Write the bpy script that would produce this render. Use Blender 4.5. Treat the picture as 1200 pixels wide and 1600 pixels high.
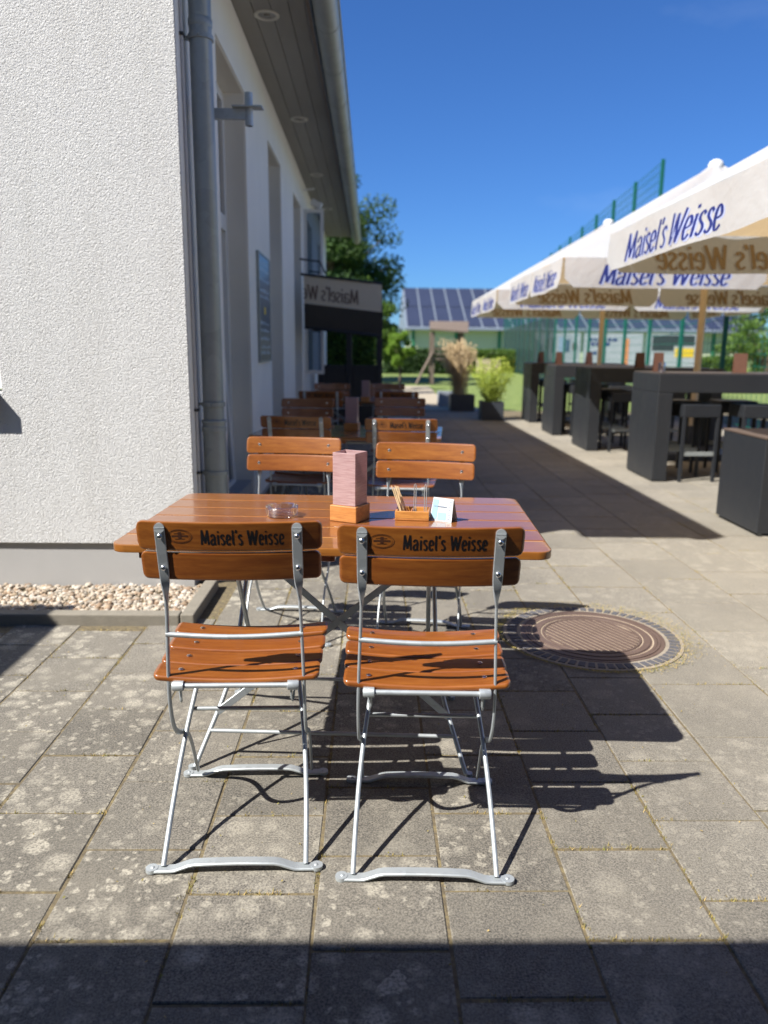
import bpy, bmesh, math, random
from mathutils import Vector, Matrix, noise
for o in list(bpy.data.objects): bpy.data.objects.remove(o)
rnd = random.Random(7)
rad = math.radians; PI = math.pi
S = bpy.context.scene; COL = S.collection
# ------------------------------------------------------------ camera
H = 1.29; PITCH = math.atan(252/1200); PSI = math.atan(22*math.cos(PITCH)/1200); ROLL = rad(0.6)
f = Vector((math.sin(PSI)*math.cos(PITCH), math.cos(PSI)*math.cos(PITCH), -math.sin(PITCH)))
r = Vector((math.cos(PSI), -math.sin(PSI), 0)); u = r.cross(f)
r2 = r*math.cos(ROLL)+u*math.sin(ROLL); u2 = u*math.cos(ROLL)-r*math.sin(ROLL)
cd = bpy.data.cameras.new('camera'); cam = bpy.data.objects.new('camera', cd); COL.objects.link(cam)
M = Matrix((r2, u2, -f)).transposed().to_4x4(); M.translation = Vector((0, 0, H)); cam.matrix_world = M
cd.sensor_fit = 'VERTICAL'; cd.sensor_height = 34.667; cd.lens = 26.0
cd.clip_start = 0.05; cd.clip_end = 1500
cd.dof.use_dof = True; cd.dof.focus_distance = 2.2; cd.dof.aperture_fstop = 26/11.5; cd.dof.aperture_blades = 0
S.camera = cam
# ------------------------------------------------------------ world and sun
SD = Vector((0.772, 0.47, -1.0)).normalized()
elev = math.asin(-SD.z); azi = math.atan2(-SD.x, -SD.y)
w = bpy.data.worlds.new('World'); S.world = w; w.use_nodes = True
nt = w.node_tree; nt.nodes.clear()
sky = nt.nodes.new('ShaderNodeTexSky'); sky.sky_type = 'NISHITA'; sky.sun_disc = False
sky.sun_elevation = elev; sky.sun_rotation = azi
sky.air_density = 1.0; sky.dust_density = 0.25; sky.ozone_density = 3.0; sky.altitude = 100
bg = nt.nodes.new('ShaderNodeBackground'); bg.inputs['Strength'].default_value = 0.050
wo = nt.nodes.new('ShaderNodeOutputWorld')
tn = nt.nodes.new('ShaderNodeMix'); tn.data_type = 'RGBA'; tn.blend_type = 'MULTIPLY'; tn.inputs[0].default_value = 1.0
tn.inputs[7].default_value = (.41, .76, 1.30, 1); nt.links.new(sky.outputs[0], tn.inputs[6]); 
wc = nt.nodes.new('ShaderNodeTexCoord'); wm = nt.nodes.new('ShaderNodeMapping'); wm.inputs['Scale'].default_value = (1.6, 1.6, 4.0); wm.inputs['Rotation'].default_value = (0, rad(28), 0)
wn = nt.nodes.new('ShaderNodeTexNoise'); wn.inputs['Scale'].default_value = 1.6; wn.inputs['Detail'].default_value = 7; wn.inputs['Roughness'].default_value = .55
wr = nt.nodes.new('ShaderNodeValToRGB'); wr.color_ramp.elements[0].position = .56; wr.color_ramp.elements[1].position = .9; wr.color_ramp.elements[1].color = (.16, .16, .16, 1)
wx_ = nt.nodes.new('ShaderNodeMix'); wx_.data_type = 'RGBA'; wx_.inputs[7].default_value = (9.0, 10.5, 12.5, 1)
nt.links.new(wc.outputs['Generated'], wm.inputs[0]); nt.links.new(wm.outputs[0], wn.inputs['Vector']); nt.links.new(wn.outputs['Fac'], wr.inputs[0]); nt.links.new(wr.outputs[0], wx_.inputs[0])
nt.links.new(tn.outputs[2], wx_.inputs[6]); nt.links.new(wx_.outputs[2], bg.inputs[0]); nt.links.new(bg.outputs[0], wo.inputs[0])
sl = bpy.data.lights.new('sun', 'SUN'); sl.energy = 5.0; sl.angle = rad(0.53); sl.color = (1.0, 0.955, 0.89)
so = bpy.data.objects.new('sun', sl); COL.objects.link(so); so.rotation_euler = SD.to_track_quat('-Z', 'Y').to_euler()
S.view_settings.view_transform = 'Standard'; S.view_settings.look = 'None'
S.view_settings.exposure = 1.08; S.view_settings.gamma = 1.0
S.render.engine = 'CYCLES'
# ------------------------------------------------------------ materials
class NB:
    def __init__(s, name):
        s.m = bpy.data.materials.new(name); s.m.use_nodes = True; s.t = s.m.node_tree; s.t.nodes.clear()
        s.out = s.n('ShaderNodeOutputMaterial'); s.p = s.n('ShaderNodeBsdfPrincipled'); s.l(s.p.outputs[0], s.out.inputs['Surface'])
        s.tc = s.n('ShaderNodeTexCoord')
    def n(s, t, **k):
        x = s.t.nodes.new(t)
        for a, b in k.items(): setattr(x, a, b)
        return x
    def l(s, a, b): s.t.links.new(a, b)
    def set(s, **k):
        for a, b in k.items():
            i = s.p.inputs[a.replace('_', ' ')]
            if hasattr(b, 'is_linked') or isinstance(b, bpy.types.NodeSocket): s.l(b, i)
            else: i.default_value = b
    def map(s, scale=(1, 1, 1), src='Object', rot=(0, 0, 0)):
        m = s.n('ShaderNodeMapping'); m.inputs['Scale'].default_value = scale; m.inputs['Rotation'].default_value = rot
        s.l(s.tc.outputs[src], m.inputs[0]); return m.outputs[0]
    def noise(s, vec, scale, detail=4, rough=.55, dist=0):
        x = s.n('ShaderNodeTexNoise'); x.inputs['Scale'].default_value = scale; x.inputs['Detail'].default_value = detail
        x.inputs['Roughness'].default_value = rough; x.inputs['Distortion'].default_value = dist
        s.l(vec, x.inputs['Vector']); return x.outputs['Fac']
    def vor(s, vec, scale, feat='F1', out='Distance', rnd_=1.0):
        x = s.n('ShaderNodeTexVoronoi', feature=feat); x.inputs['Scale'].default_value = scale; x.inputs['Randomness'].default_value = rnd_
        s.l(vec, x.inputs['Vector']); return x.outputs[out]
    def ramp(s, fac, stops):
        x = s.n('ShaderNodeValToRGB'); e = x.color_ramp.elements
        while len(e) < len(stops): e.new(.5)
        for i, (p, c) in enumerate(stops):
            e[i].position = p; e[i].color = (*c, 1) if not isinstance(c, (int, float)) else (c, c, c, 1)
        s.l(fac, x.inputs[0]); return x.outputs[0]
    def mix(s, fac, a, b, mode='MIX'):
        x = s.n('ShaderNodeMix', data_type='RGBA', blend_type=mode)
        for i, v in ((0, fac), (6, a), (7, b)):
            if isinstance(v, bpy.types.NodeSocket): s.l(v, x.inputs[i])
            else: x.inputs[i].default_value = v if isinstance(v, (int, float)) else (*v, 1)
        return x.outputs[2]
    def math(s, op, a, b=0.0):
        x = s.n('ShaderNodeMath', operation=op)
        for i, v in ((0, a), (1, b)):
            if isinstance(v, bpy.types.NodeSocket): s.l(v, x.inputs[i])
            else: x.inputs[i].default_value = v
        return x.outputs[0]
    def bump(s, h, dist=.002, strength=1.0, normal=None):
        x = s.n('ShaderNodeBump'); x.inputs['Distance'].default_value = dist; x.inputs['Strength'].default_value = strength
        s.l(h, x.inputs['Height'])
        if normal: s.l(normal, x.inputs['Normal'])
        s.l(x.outputs[0], s.p.inputs['Normal']); return x.outputs[0]
    def island(s): return s.n('ShaderNodeNewGeometry').outputs['Random Per Island']
def simple(name, col, rough=.6, metal=0.0, var=.12, scale=6, bump=0.0, bscale=80, spec=.5):
    b = NB(name); v = b.map()
    n = b.noise(v, scale, 5); c = b.mix(n, tuple(x*(1-var) for x in col), tuple(min(1, x*(1+var)) for x in col))
    b.set(Base_Color=c, Roughness=rough, Metallic=metal); b.p.inputs['Specular IOR Level'].default_value = spec
    if bump: b.bump(b.noise(v, bscale, 3), bump)
    return b.m
def wood_mat(name, axis_scale, base, dark, light, coat=.6, rough=.42):
    b = NB(name); isl = b.island(); oi = b.n('ShaderNodeObjectInfo').outputs['Random']
    add = b.n('ShaderNodeVectorMath', operation='ADD'); cmb = b.n('ShaderNodeCombineXYZ')
    b.l(b.math('MULTIPLY', isl, 37.0), cmb.inputs[0]); b.l(b.math('MULTIPLY', isl, 11.0), cmb.inputs[1]); b.l(b.math('MULTIPLY', oi, 23.0), cmb.inputs[2])
    b.l(b.tc.outputs['Object'], add.inputs[0]); b.l(cmb.outputs[0], add.inputs[1])
    mp = b.n('ShaderNodeMapping'); mp.inputs['Scale'].default_value = axis_scale; b.l(add.outputs[0], mp.inputs[0]); v = mp.outputs[0]
    g = b.noise(v, 5.0, 6, .6, .6); g2 = b.noise(v, 28.0, 3, .7, .2)
    c = b.ramp(g, [(.28, dark), (.5, base), (.72, light)])
    c = b.mix(b.math('MULTIPLY', b.ramp(g2, [(.45, 0.0), (.75, 1.0)]), .30), c, (.45, .35, .3), 'MULTIPLY')
    h = b.n('ShaderNodeHueSaturation'); b.l(c, h.inputs['Color']); b.l(b.math('ADD', b.math('MULTIPLY', isl, .22), .90), h.inputs['Value'])
    b.l(b.math('ADD', b.math('MULTIPLY', isl, .014), .493), h.inputs['Hue'])
    b.set(Base_Color=h.outputs[0], Roughness=rough, Coat_Weight=coat, Coat_Roughness=.10)
    b.bump(g2, .00015, .5); return b.m
MAT = {}
MAT['wood'] = wood_mat('lacquered_wood', (1.3, 14, 14), (.225, .071, .010), (.16, .044, .006), (.285, .100, .016), .7, .4)
MAT['back_wood'] = MAT['wood']
MAT['table_wood'] = wood_mat('table_wood', (1.1, 13, 13), (.225, .075, .012), (.195, .060, .010), (.26, .095, .017), .9, .42)
MAT['edge_wood'] = simple('pale_varnished_edge', (.72, .42, .15), .35)
MAT['oak'] = wood_mat('oak', (2, 20, 20), (.45, .19, .045), (.32, .12, .025), (.55, .26, .07), .3, .45)
MAT['grey_wood'] = wood_mat('grey_wood', (12, 12, 1), (.14, .105, .08), (.08, .06, .045), (.20, .16, .125), 0, .8)
MAT['tan_wood'] = wood_mat('tan_wood', (12, 12, 1), (.60, .50, .34), (.54, .44, .30), (.66, .56, .40), .1, .5)
def galv(name, col=(.52, .55, .57), rough=.36, metal=.85, spang=40):
    b = NB(name); v = b.map(); s = b.vor(v, spang, out='Color'); bw = b.n('ShaderNodeRGBToBW'); b.l(s, bw.inputs[0])
    n = b.noise(v, 14, 5, .65)
    c = b.mix(b.math('MULTIPLY', bw.outputs[0], .5), tuple(x*.8 for x in col), tuple(min(1, x*1.2) for x in col))
    c = b.mix(b.ramp(n, [(.45, 0.0), (.75, .5)]), c, (.38, .40, .40))
    b.set(Base_Color=c, Metallic=metal, Roughness=b.math('ADD', b.math('MULTIPLY', n, .25), rough-.1)); b.bump(n, .0006, .5); return b.m
MAT['galv'] = galv('galvanized_steel', (.46, .50, .52), .42, .5)
MAT['zinc'] = galv('weathered_zinc', (.33, .36, .355), .45, .35, 9)
MAT['chrome'] = simple('polished_screw', (.85, .85, .85), .22, 1.0, .05)
MAT['ink'] = simple('black_print', (.006, .006, .008), .45)
MAT['ink_ring'] = simple('faded_print', (.05, .016, .006), .5)
# stucco
b = NB('white_stucco'); v = b.map()
ds = b.n('ShaderNodeTexNoise'); ds.inputs['Scale'].default_value = 38; ds.inputs['Detail'].default_value = 2; b.l(v, ds.inputs['Vector'])
ad = b.n('ShaderNodeVectorMath', operation='MULTIPLY_ADD'); b.l(ds.outputs['Color'], ad.inputs[0]); ad.inputs[1].default_value = (.014,)*3; b.l(v, ad.inputs[2])
n1 = b.noise(ad.outputs[0], 150, 4, .7); v1 = b.vor(ad.outputs[0], 150, 'F1')
hh = b.math('ADD', b.math('MULTIPLY', n1, 1.0), b.math('MULTIPLY', v1, -.55))
b.bump(hh, .0095, 1.0)
b.set(Base_Color=b.mix(b.math('MULTIPLY', b.ramp(b.noise(b.map((5, 5, .5)), 1.6, 6, .65), [(.5, 0.0), (.75, 1.0)]), .35), b.mix(b.noise(v, 1.1, 6, .6), (.62, .62, .61), (.69, .69, .675)), (.50, .49, .46)), Roughness=.9)
MAT['stucco'] = b.m
MAT['fine_stucco'] = simple('fine_white_render', (.80, .78, .73), .9, 0, .07, 3, .0025, 120)
MAT['render_reveal'] = simple('smooth_reveal_render', (.74, .72, .66), .88, 0, .05, 3, .0012, 90)
MAT['plinth'] = simple('grey_plinth_render', (.36, .355, .345), .9, 0, .10, 4, .0015, 160)
b = NB('paving_slab'); v = b.map(); isl = b.island()
base = b.ramp(isl, [(0, (.105, .097, .083)), (.5, (.130, .120, .103)), (1, (.165, .153, .131))])
grain = b.noise(v, 190, 5, .85); big = b.noise(v, 2.2, 5, .6)
c = b.mix(.9, base, b.ramp(grain, [(.38, (.0,)*3), (.5, (.5,)*3), (.60, (1, .97, .92))]), 'OVERLAY')
c = b.mix(b.ramp(big, [(.35, .0), (.7, .5)]), c, (.22, .20, .16)); c = b.mix(b.ramp(b.noise(v, 1.3, 5), [(.45, .0), (.62, .22)]), c, (.09, .085, .07))
dn = b.n('ShaderNodeTexNoise'); dn.inputs['Scale'].default_value = 40; dn.inputs['Detail'].default_value = 4; b.l(v, dn.inputs['Vector'])
ad = b.n('ShaderNodeVectorMath', operation='MULTIPLY_ADD'); b.l(dn.outputs['Color'], ad.inputs[0]); ad.inputs[1].default_value = (.035,)*3; b.l(v, ad.inputs[2])
def spots(scale, thr, soft, mscale, m0, m1):
    vn = b.n('ShaderNodeTexVoronoi'); vn.inputs['Scale'].default_value = scale; b.l(ad.outputs[0], vn.inputs['Vector'])
    bw = b.n('ShaderNodeRGBToBW'); b.l(vn.outputs['Color'], bw.inputs[0])
    t = b.math('SUBTRACT', b.math('MULTIPLY', bw.outputs[0], thr), vn.outputs['Distance'])
    sp = b.ramp(t, [(0, 0.0), (soft, 1.0)])
    return b.math('MULTIPLY', sp, b.ramp(b.noise(v, mscale, 4), [(m0, 0.0), (m1, 1.0)]))
lich = b.math('MAXIMUM', spots(13, .80, .3, 1.0, .34, .52), spots(34, .66, .2, 1.5, .38, .52))
lich = b.math('MULTIPLY', b.math('MULTIPLY', lich, b.ramp(b.math('FRACT', b.math('MULTIPLY', isl, 7.31)), [(.1, .25), (.6, 1.0)])), b.ramp(b.noise(v, 130, 4, .7), [(.38, .08), (.58, .95)]))
sx_ = b.n('ShaderNodeSeparateXYZ'); b.l(v, sx_.inputs[0])
lich = b.math('MULTIPLY', lich, b.ramp(b.math('ADD', b.math('MULTIPLY', sx_.outputs[0], .33), .33), [(.28, 1.0), (.62, .38)]))
c = b.mix(lich, c, (.40, .37, .30))
dark = b.math('MULTIPLY', spots(60, .35, .06, 3, .45, .6), .6)
c = b.mix(dark, c, (.07, .065, .055))
c = b.mix(b.ramp(b.math('MULTIPLY', sx_.outputs[0], .5), [(.35, 0.0), (.85, 1.0)]), c, b.mix(.22, c, (.42, .39, .32)))
b.set(Base_Color=c, Roughness=.88)
b.bump(b.math('ADD', grain, b.math('MULTIPLY', b.noise(v, 90, 3), .6)), .0022, .9); MAT['slab'] = b.m
b = NB('joint_soil'); v = b.map(); n = b.noise(v, 45, 5, .7)
b.set(Base_Color=b.ramp(n, [(.3, (.07, .058, .04)), (.5, (.13, .103, .06)), (.7, (.21, .17, .08))]), Roughness=.95); b.bump(n, .006); MAT['joint'] = b.m
b = NB('dry_moss'); b.set(Base_Color=b.ramp(b.island(), [(0, (.12, .12, .02)), (.4, (.25, .19, .05)), (.75, (.42, .30, .11)), (1, (.16, .19, .03))]), Roughness=.9); MAT['moss'] = b.m
b = NB('pebbles'); b.set(Base_Color=b.ramp(b.island(), [(0, (.25, .19, .125)), (.2, (.41, .36, .29)), (.45, (.20, .13, .08)), (.6, (.35, .26, .175)), (.8, (.50, .46, .40)), (1, (.15, .13, .10))]), Roughness=.75)
b.bump(b.noise(b.map(), 60, 3), .001); MAT['pebble'] = b.m
MAT['concrete'] = simple('kerb_concrete', (.19, .172, .138), .9, 0, .25, 22, .002, 150)
MAT['asphalt'] = simple('rough_concrete', (.21, .20, .175), .92, 0, .2, 12, .006, 120)
MAT['sand'] = simple('sandy_path', (.34, .29, .21), .95, 0, .15, 3, .01, 20)
b = NB('lawn'); v = b.map(); b.set(Base_Color=b.ramp(b.noise(v, 3.5, 6, .7), [(.3, (.085, .125, .025)), (.5, (.14, .19, .04)), (.7, (.22, .25, .075))]), Roughness=.9); b.bump(b.noise(v, 25, 4), .03); MAT['lawn'] = b.m
def leaf(name, d, m, l, trans=.35):
    b = NB(name); c = b.ramp(b.island(), [(0, d), (.5, m), (1, l)])
    b.set(Base_Color=c, Roughness=.6); b.p.inputs['Specular IOR Level'].default_value = .3
    t = b.n('ShaderNodeBsdfTranslucent'); b.l(c, t.inputs[0]); mx = b.n('ShaderNodeMixShader'); mx.inputs[0].default_value = trans
    b.l(b.p.outputs[0], mx.inputs[1]); b.l(t.outputs[0], mx.inputs[2]); b.l(mx.outputs[0], b.out.inputs[0]); return b.m
MAT['leaf_dark'] = leaf('oak_leaves', (.025, .055, .012), (.045, .095, .02), (.08, .14, .03))
MAT['leaf_mid'] = leaf('bush_leaves', (.05, .10, .015), (.09, .17, .025), (.15, .24, .04))
MAT['leaf_bright'] = leaf('young_leaves', (.11, .2, .02), (.17, .30, .03), (.26, .40, .06))
MAT['leaf_hedge'] = leaf('hedge_leaves', (.015, .035, .01), (.03, .065, .015), (.05, .10, .02), .2)
MAT['bamboo'] = leaf('bamboo_leaves', (.20, .28, .03), (.33, .42, .05), (.45, .52, .10))
MAT['straw'] = leaf('dry_grass', (.34, .24, .12), (.48, .36, .2), (.6, .48, .3), .3)
MAT['bark'] = simple('bark', (.10, .075, .05), .9, 0, .3, 12, .02, 14)
b = NB('soffit_paint'); v = b.map((1, .12, 1)); b.set(Base_Color=b.mix(b.noise(v, 9, 5, .65), (.21, .205, .19), (.32, .31, .29)), Roughness=.7); b.bump(b.noise(v, 25, 3), .0008); MAT['soffit'] = b.m
MAT['fascia'] = simple('fascia_board', (.22, .18, .15), .7)
MAT['rooftile'] = simple('roof_tiles', (.10, .06, .05), .8)
MAT['white_frame'] = simple('white_upvc', (.68, .68, .67), .35, 0, .04)
b = NB('dark_glass'); b.set(Base_Color=(.035, .04, .04, 1), Roughness=.05, Metallic=0.0); b.p.inputs['Specular IOR Level'].default_value = .9; MAT['dark_glass'] = b.m
b = NB('sky_glass'); b.set(Base_Color=(.25, .33, .42, 1), Roughness=.04, Metallic=.85); MAT['sky_glass'] = b.m
b = NB('clear_glass'); b.set(Base_Color=(.93, .96, 1, 1), Roughness=.02, IOR=1.47, Transmission_Weight=1.0); tp = b.n('ShaderNodeBsdfTransparent'); tp.inputs[0].default_value = (.97, .97, .98, 1); gs = b.n('ShaderNodeBsdfGlossy'); gs.inputs['Roughness'].default_value = .04
fr_ = b.n('ShaderNodeLayerWeight'); fr_.inputs[0].default_value = .35; mx = b.n('ShaderNodeMixShader'); b.l(b.math('ADD', b.math('MULTIPLY', fr_.outputs['Facing'], .85), .22), mx.inputs[0]); b.l(tp.outputs[0], mx.inputs[1]); b.l(gs.outputs[0], mx.inputs[2]); b.l(mx.outputs[0], b.out.inputs[0]); MAT['glass'] = b.m
b = NB('rattan'); v = b.map()
sp = b.n('ShaderNodeSeparateXYZ'); b.l(v, sp.inputs[0])
hs = b.math('SINE', b.math('MULTIPLY', b.math('ADD', sp.outputs[0], sp.outputs[1]), 420.0)); vs_ = b.math('SINE', b.math('MULTIPLY', sp.outputs[2], 560.0))
wv_ = b.math('MULTIPLY', hs, vs_)
b.set(Base_Color=b.mix(b.noise(b.map((1, 1, 3)), 26, 5, .7), (.010, .0115, .014), (.026, .029, .035)), Roughness=b.math('ADD', b.math('MULTIPLY', b.noise(v, 4, 3), .3), .3)); b.bump(wv_, .0009, .7); MAT['rattan'] = b.m
MAT['table_plate'] = simple('bar_top', (.05, .042, .04), .45)
MAT['brown_top'] = simple('brown_composite_top', (.085, .062, .05), .5, 0, .2, 10)
MAT['black_metal'] = simple('black_metal', (.02, .021, .024), .45)
def fabric(name, col, tcol, tr=.3, rough=.75):
    b = NB(name); v = b.map(); n = b.noise(v, 5, 4, .6)
    b.set(Base_Color=b.mix(n, tuple(x*.93 for x in col), col), Roughness=rough); h = b.bump(b.math('ADD', b.noise(v, 2.4, 4, .6, .3), b.math('MULTIPLY', b.noise(v, 400, 2), .02)), .045, .45)
    t = b.n('ShaderNodeBsdfTranslucent'); t.inputs[0].default_value = (*tcol, 1); b.l(h, t.inputs['Normal']); mx = b.n('ShaderNodeMixShader'); mx.inputs[0].default_value = tr
    b.l(b.p.outputs[0], mx.inputs[1]); b.l(t.outputs[0], mx.inputs[2]); b.l(mx.outputs[0], b.out.inputs[0]); return b.m
MAT['canvas'] = fabric('parasol_canvas', (.61, .645, .67), (.74, .52, .26), .44)
MAT['cap_white'] = simple('white_cap_cloth', (.60, .60, .585), .7)
MAT['blue_print'] = simple('blue_print', (.013, .022, .15), .6)
MAT['pale_blue_print'] = simple('pale_blue_print', (.42, .46, .68), .6)
MAT['show_print'] = simple('print_showing_through', (.27, .19, .10), .8)
MAT['awning_cloth'] = fabric('awning_cloth', (.85, .78, .66), (.6, .5, .36), .35)
MAT['awning_dark'] = simple('dark_awning_band', (.035, .031, .028), .35, 0, .2)
MAT['awning_print'] = simple('faded_awning_print', (.17, .115, .095), .8)
MAT['green_steel'] = simple('green_fence_steel', (.006, .10, .07), .45)
b = NB('manhole_iron'); v = b.map(); b.set(Base_Color=b.mix(b.noise(v, 9, 6, .7), (.085, .055, .043), (.17, .12, .10)), Metallic=.25, Roughness=.55); b.bump(b.noise(v, 160, 3), .0012); MAT['iron'] = b.m
MAT['ring_light'] = simple('manhole_ring_concrete', (.25, .215, .17), .9, 0, .3, 18, .002, 120)
MAT['packed_sand'] = simple('packed_sand', (.36, .29, .21), .95, 0, .2, 30)
MAT['ring_dark'] = simple('manhole_ring_blocks', (.075, .075, .085), .8, 0, .2, 18, .001, 120)
b = NB('ribbed_pink_glass'); v = b.map((1, 1, 22)); n = b.noise(v, 20, 4, .7)
b.set(Base_Color=b.mix(b.ramp(n, [(.36, 0.0), (.6, 1.0)]), (.37, .22, .22), (.56, .40, .40)), Roughness=.28, Coat_Weight=.4)
t = b.n('ShaderNodeBsdfTranslucent'); t.inputs[0].default_value = (.70, .46, .46, 1); mx = b.n('ShaderNodeMixShader'); mx.inputs[0].default_value = .3
b.l(b.p.outputs[0], mx.inputs[1]); b.l(t.outputs[0], mx.inputs[2]); b.l(mx.outputs[0], b.out.inputs[0]); MAT['pink_glass'] = b.m
MAT['stick'] = simple('toothpick_wood', (.72, .55, .33), .6)
MAT['card'] = simple('white_card', (.50, .53, .55), .35, 0, .03)
MAT['card_blue'] = simple('pale_blue_card_print', (.24, .42, .54), .4)
MAT['card_grey'] = simple('grey_card_text', (.16, .2, .26), .5)
MAT['menu'] = simple('brown_menu_board', (.09, .038, .022), .5, 0, .15, 20)
MAT['poster'] = simple('blue_poster', (.055, .09, .16), .3, 0, .5, 3)
MAT['poster_light'] = simple('poster_light_print', (.32, .42, .55), .4)
MAT['yellow'] = simple('yellow_print', (.75, .52, .03), .5)
MAT['planter'] = simple('anthracite_planter', (.035, .042, .055), .5, 0, .1)
MAT['planter_grey'] = simple('grey_planter', (.25, .28, .32), .6)
MAT['earth'] = simple('potting_soil', (.05, .035, .02), .95)
MAT['hall_green'] = simple('green_hall_cladding', (.46, .50, .34), .6, 0, .06, .3)
MAT['hall_post'] = simple('dark_green_hall_post', (.02, .16, .08), .5)
MAT['hall_roof'] = simple('hall_roof_sheet', (.16, .19, .23), .5)
MAT['solar'] = simple('solar_panels', (.035, .043, .075), .42, .1, .15, .4)
MAT['lamp_trim'] = simple('downlight_ring', (.6, .58, .52), .4)  # plain pale trim ring, gives off no light
MAT['lamp_inner'] = simple('downlight_reflector', (.30, .28, .24), .35, .4)
MAT['banner_white'] = simple('banner_white', (.38, .41, .44), .6, 0, .12, .8)
MAT['orange'] = simple('orange_print', (.7, .25, .08), .5)
MAT['dark_print'] = simple('dark_print', (.03, .035, .04), .6, 0, .5, 2)
MAT['conduit'] = simple('grey_conduit', (.50, .49, .48), .6)
b = NB('green_net'); b.set(Base_Color=(.012, .035, .028, 1), Roughness=.8); tp = b.n('ShaderNodeBsdfTransparent'); mx = b.n('ShaderNodeMixShader'); mx.inputs[0].default_value = .5
b.l(b.p.outputs[0], mx.inputs[1]); b.l(tp.outputs[0], mx.inputs[2]); b.l(mx.outputs[0], b.out.inputs[0]); MAT['net'] = b.m
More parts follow.
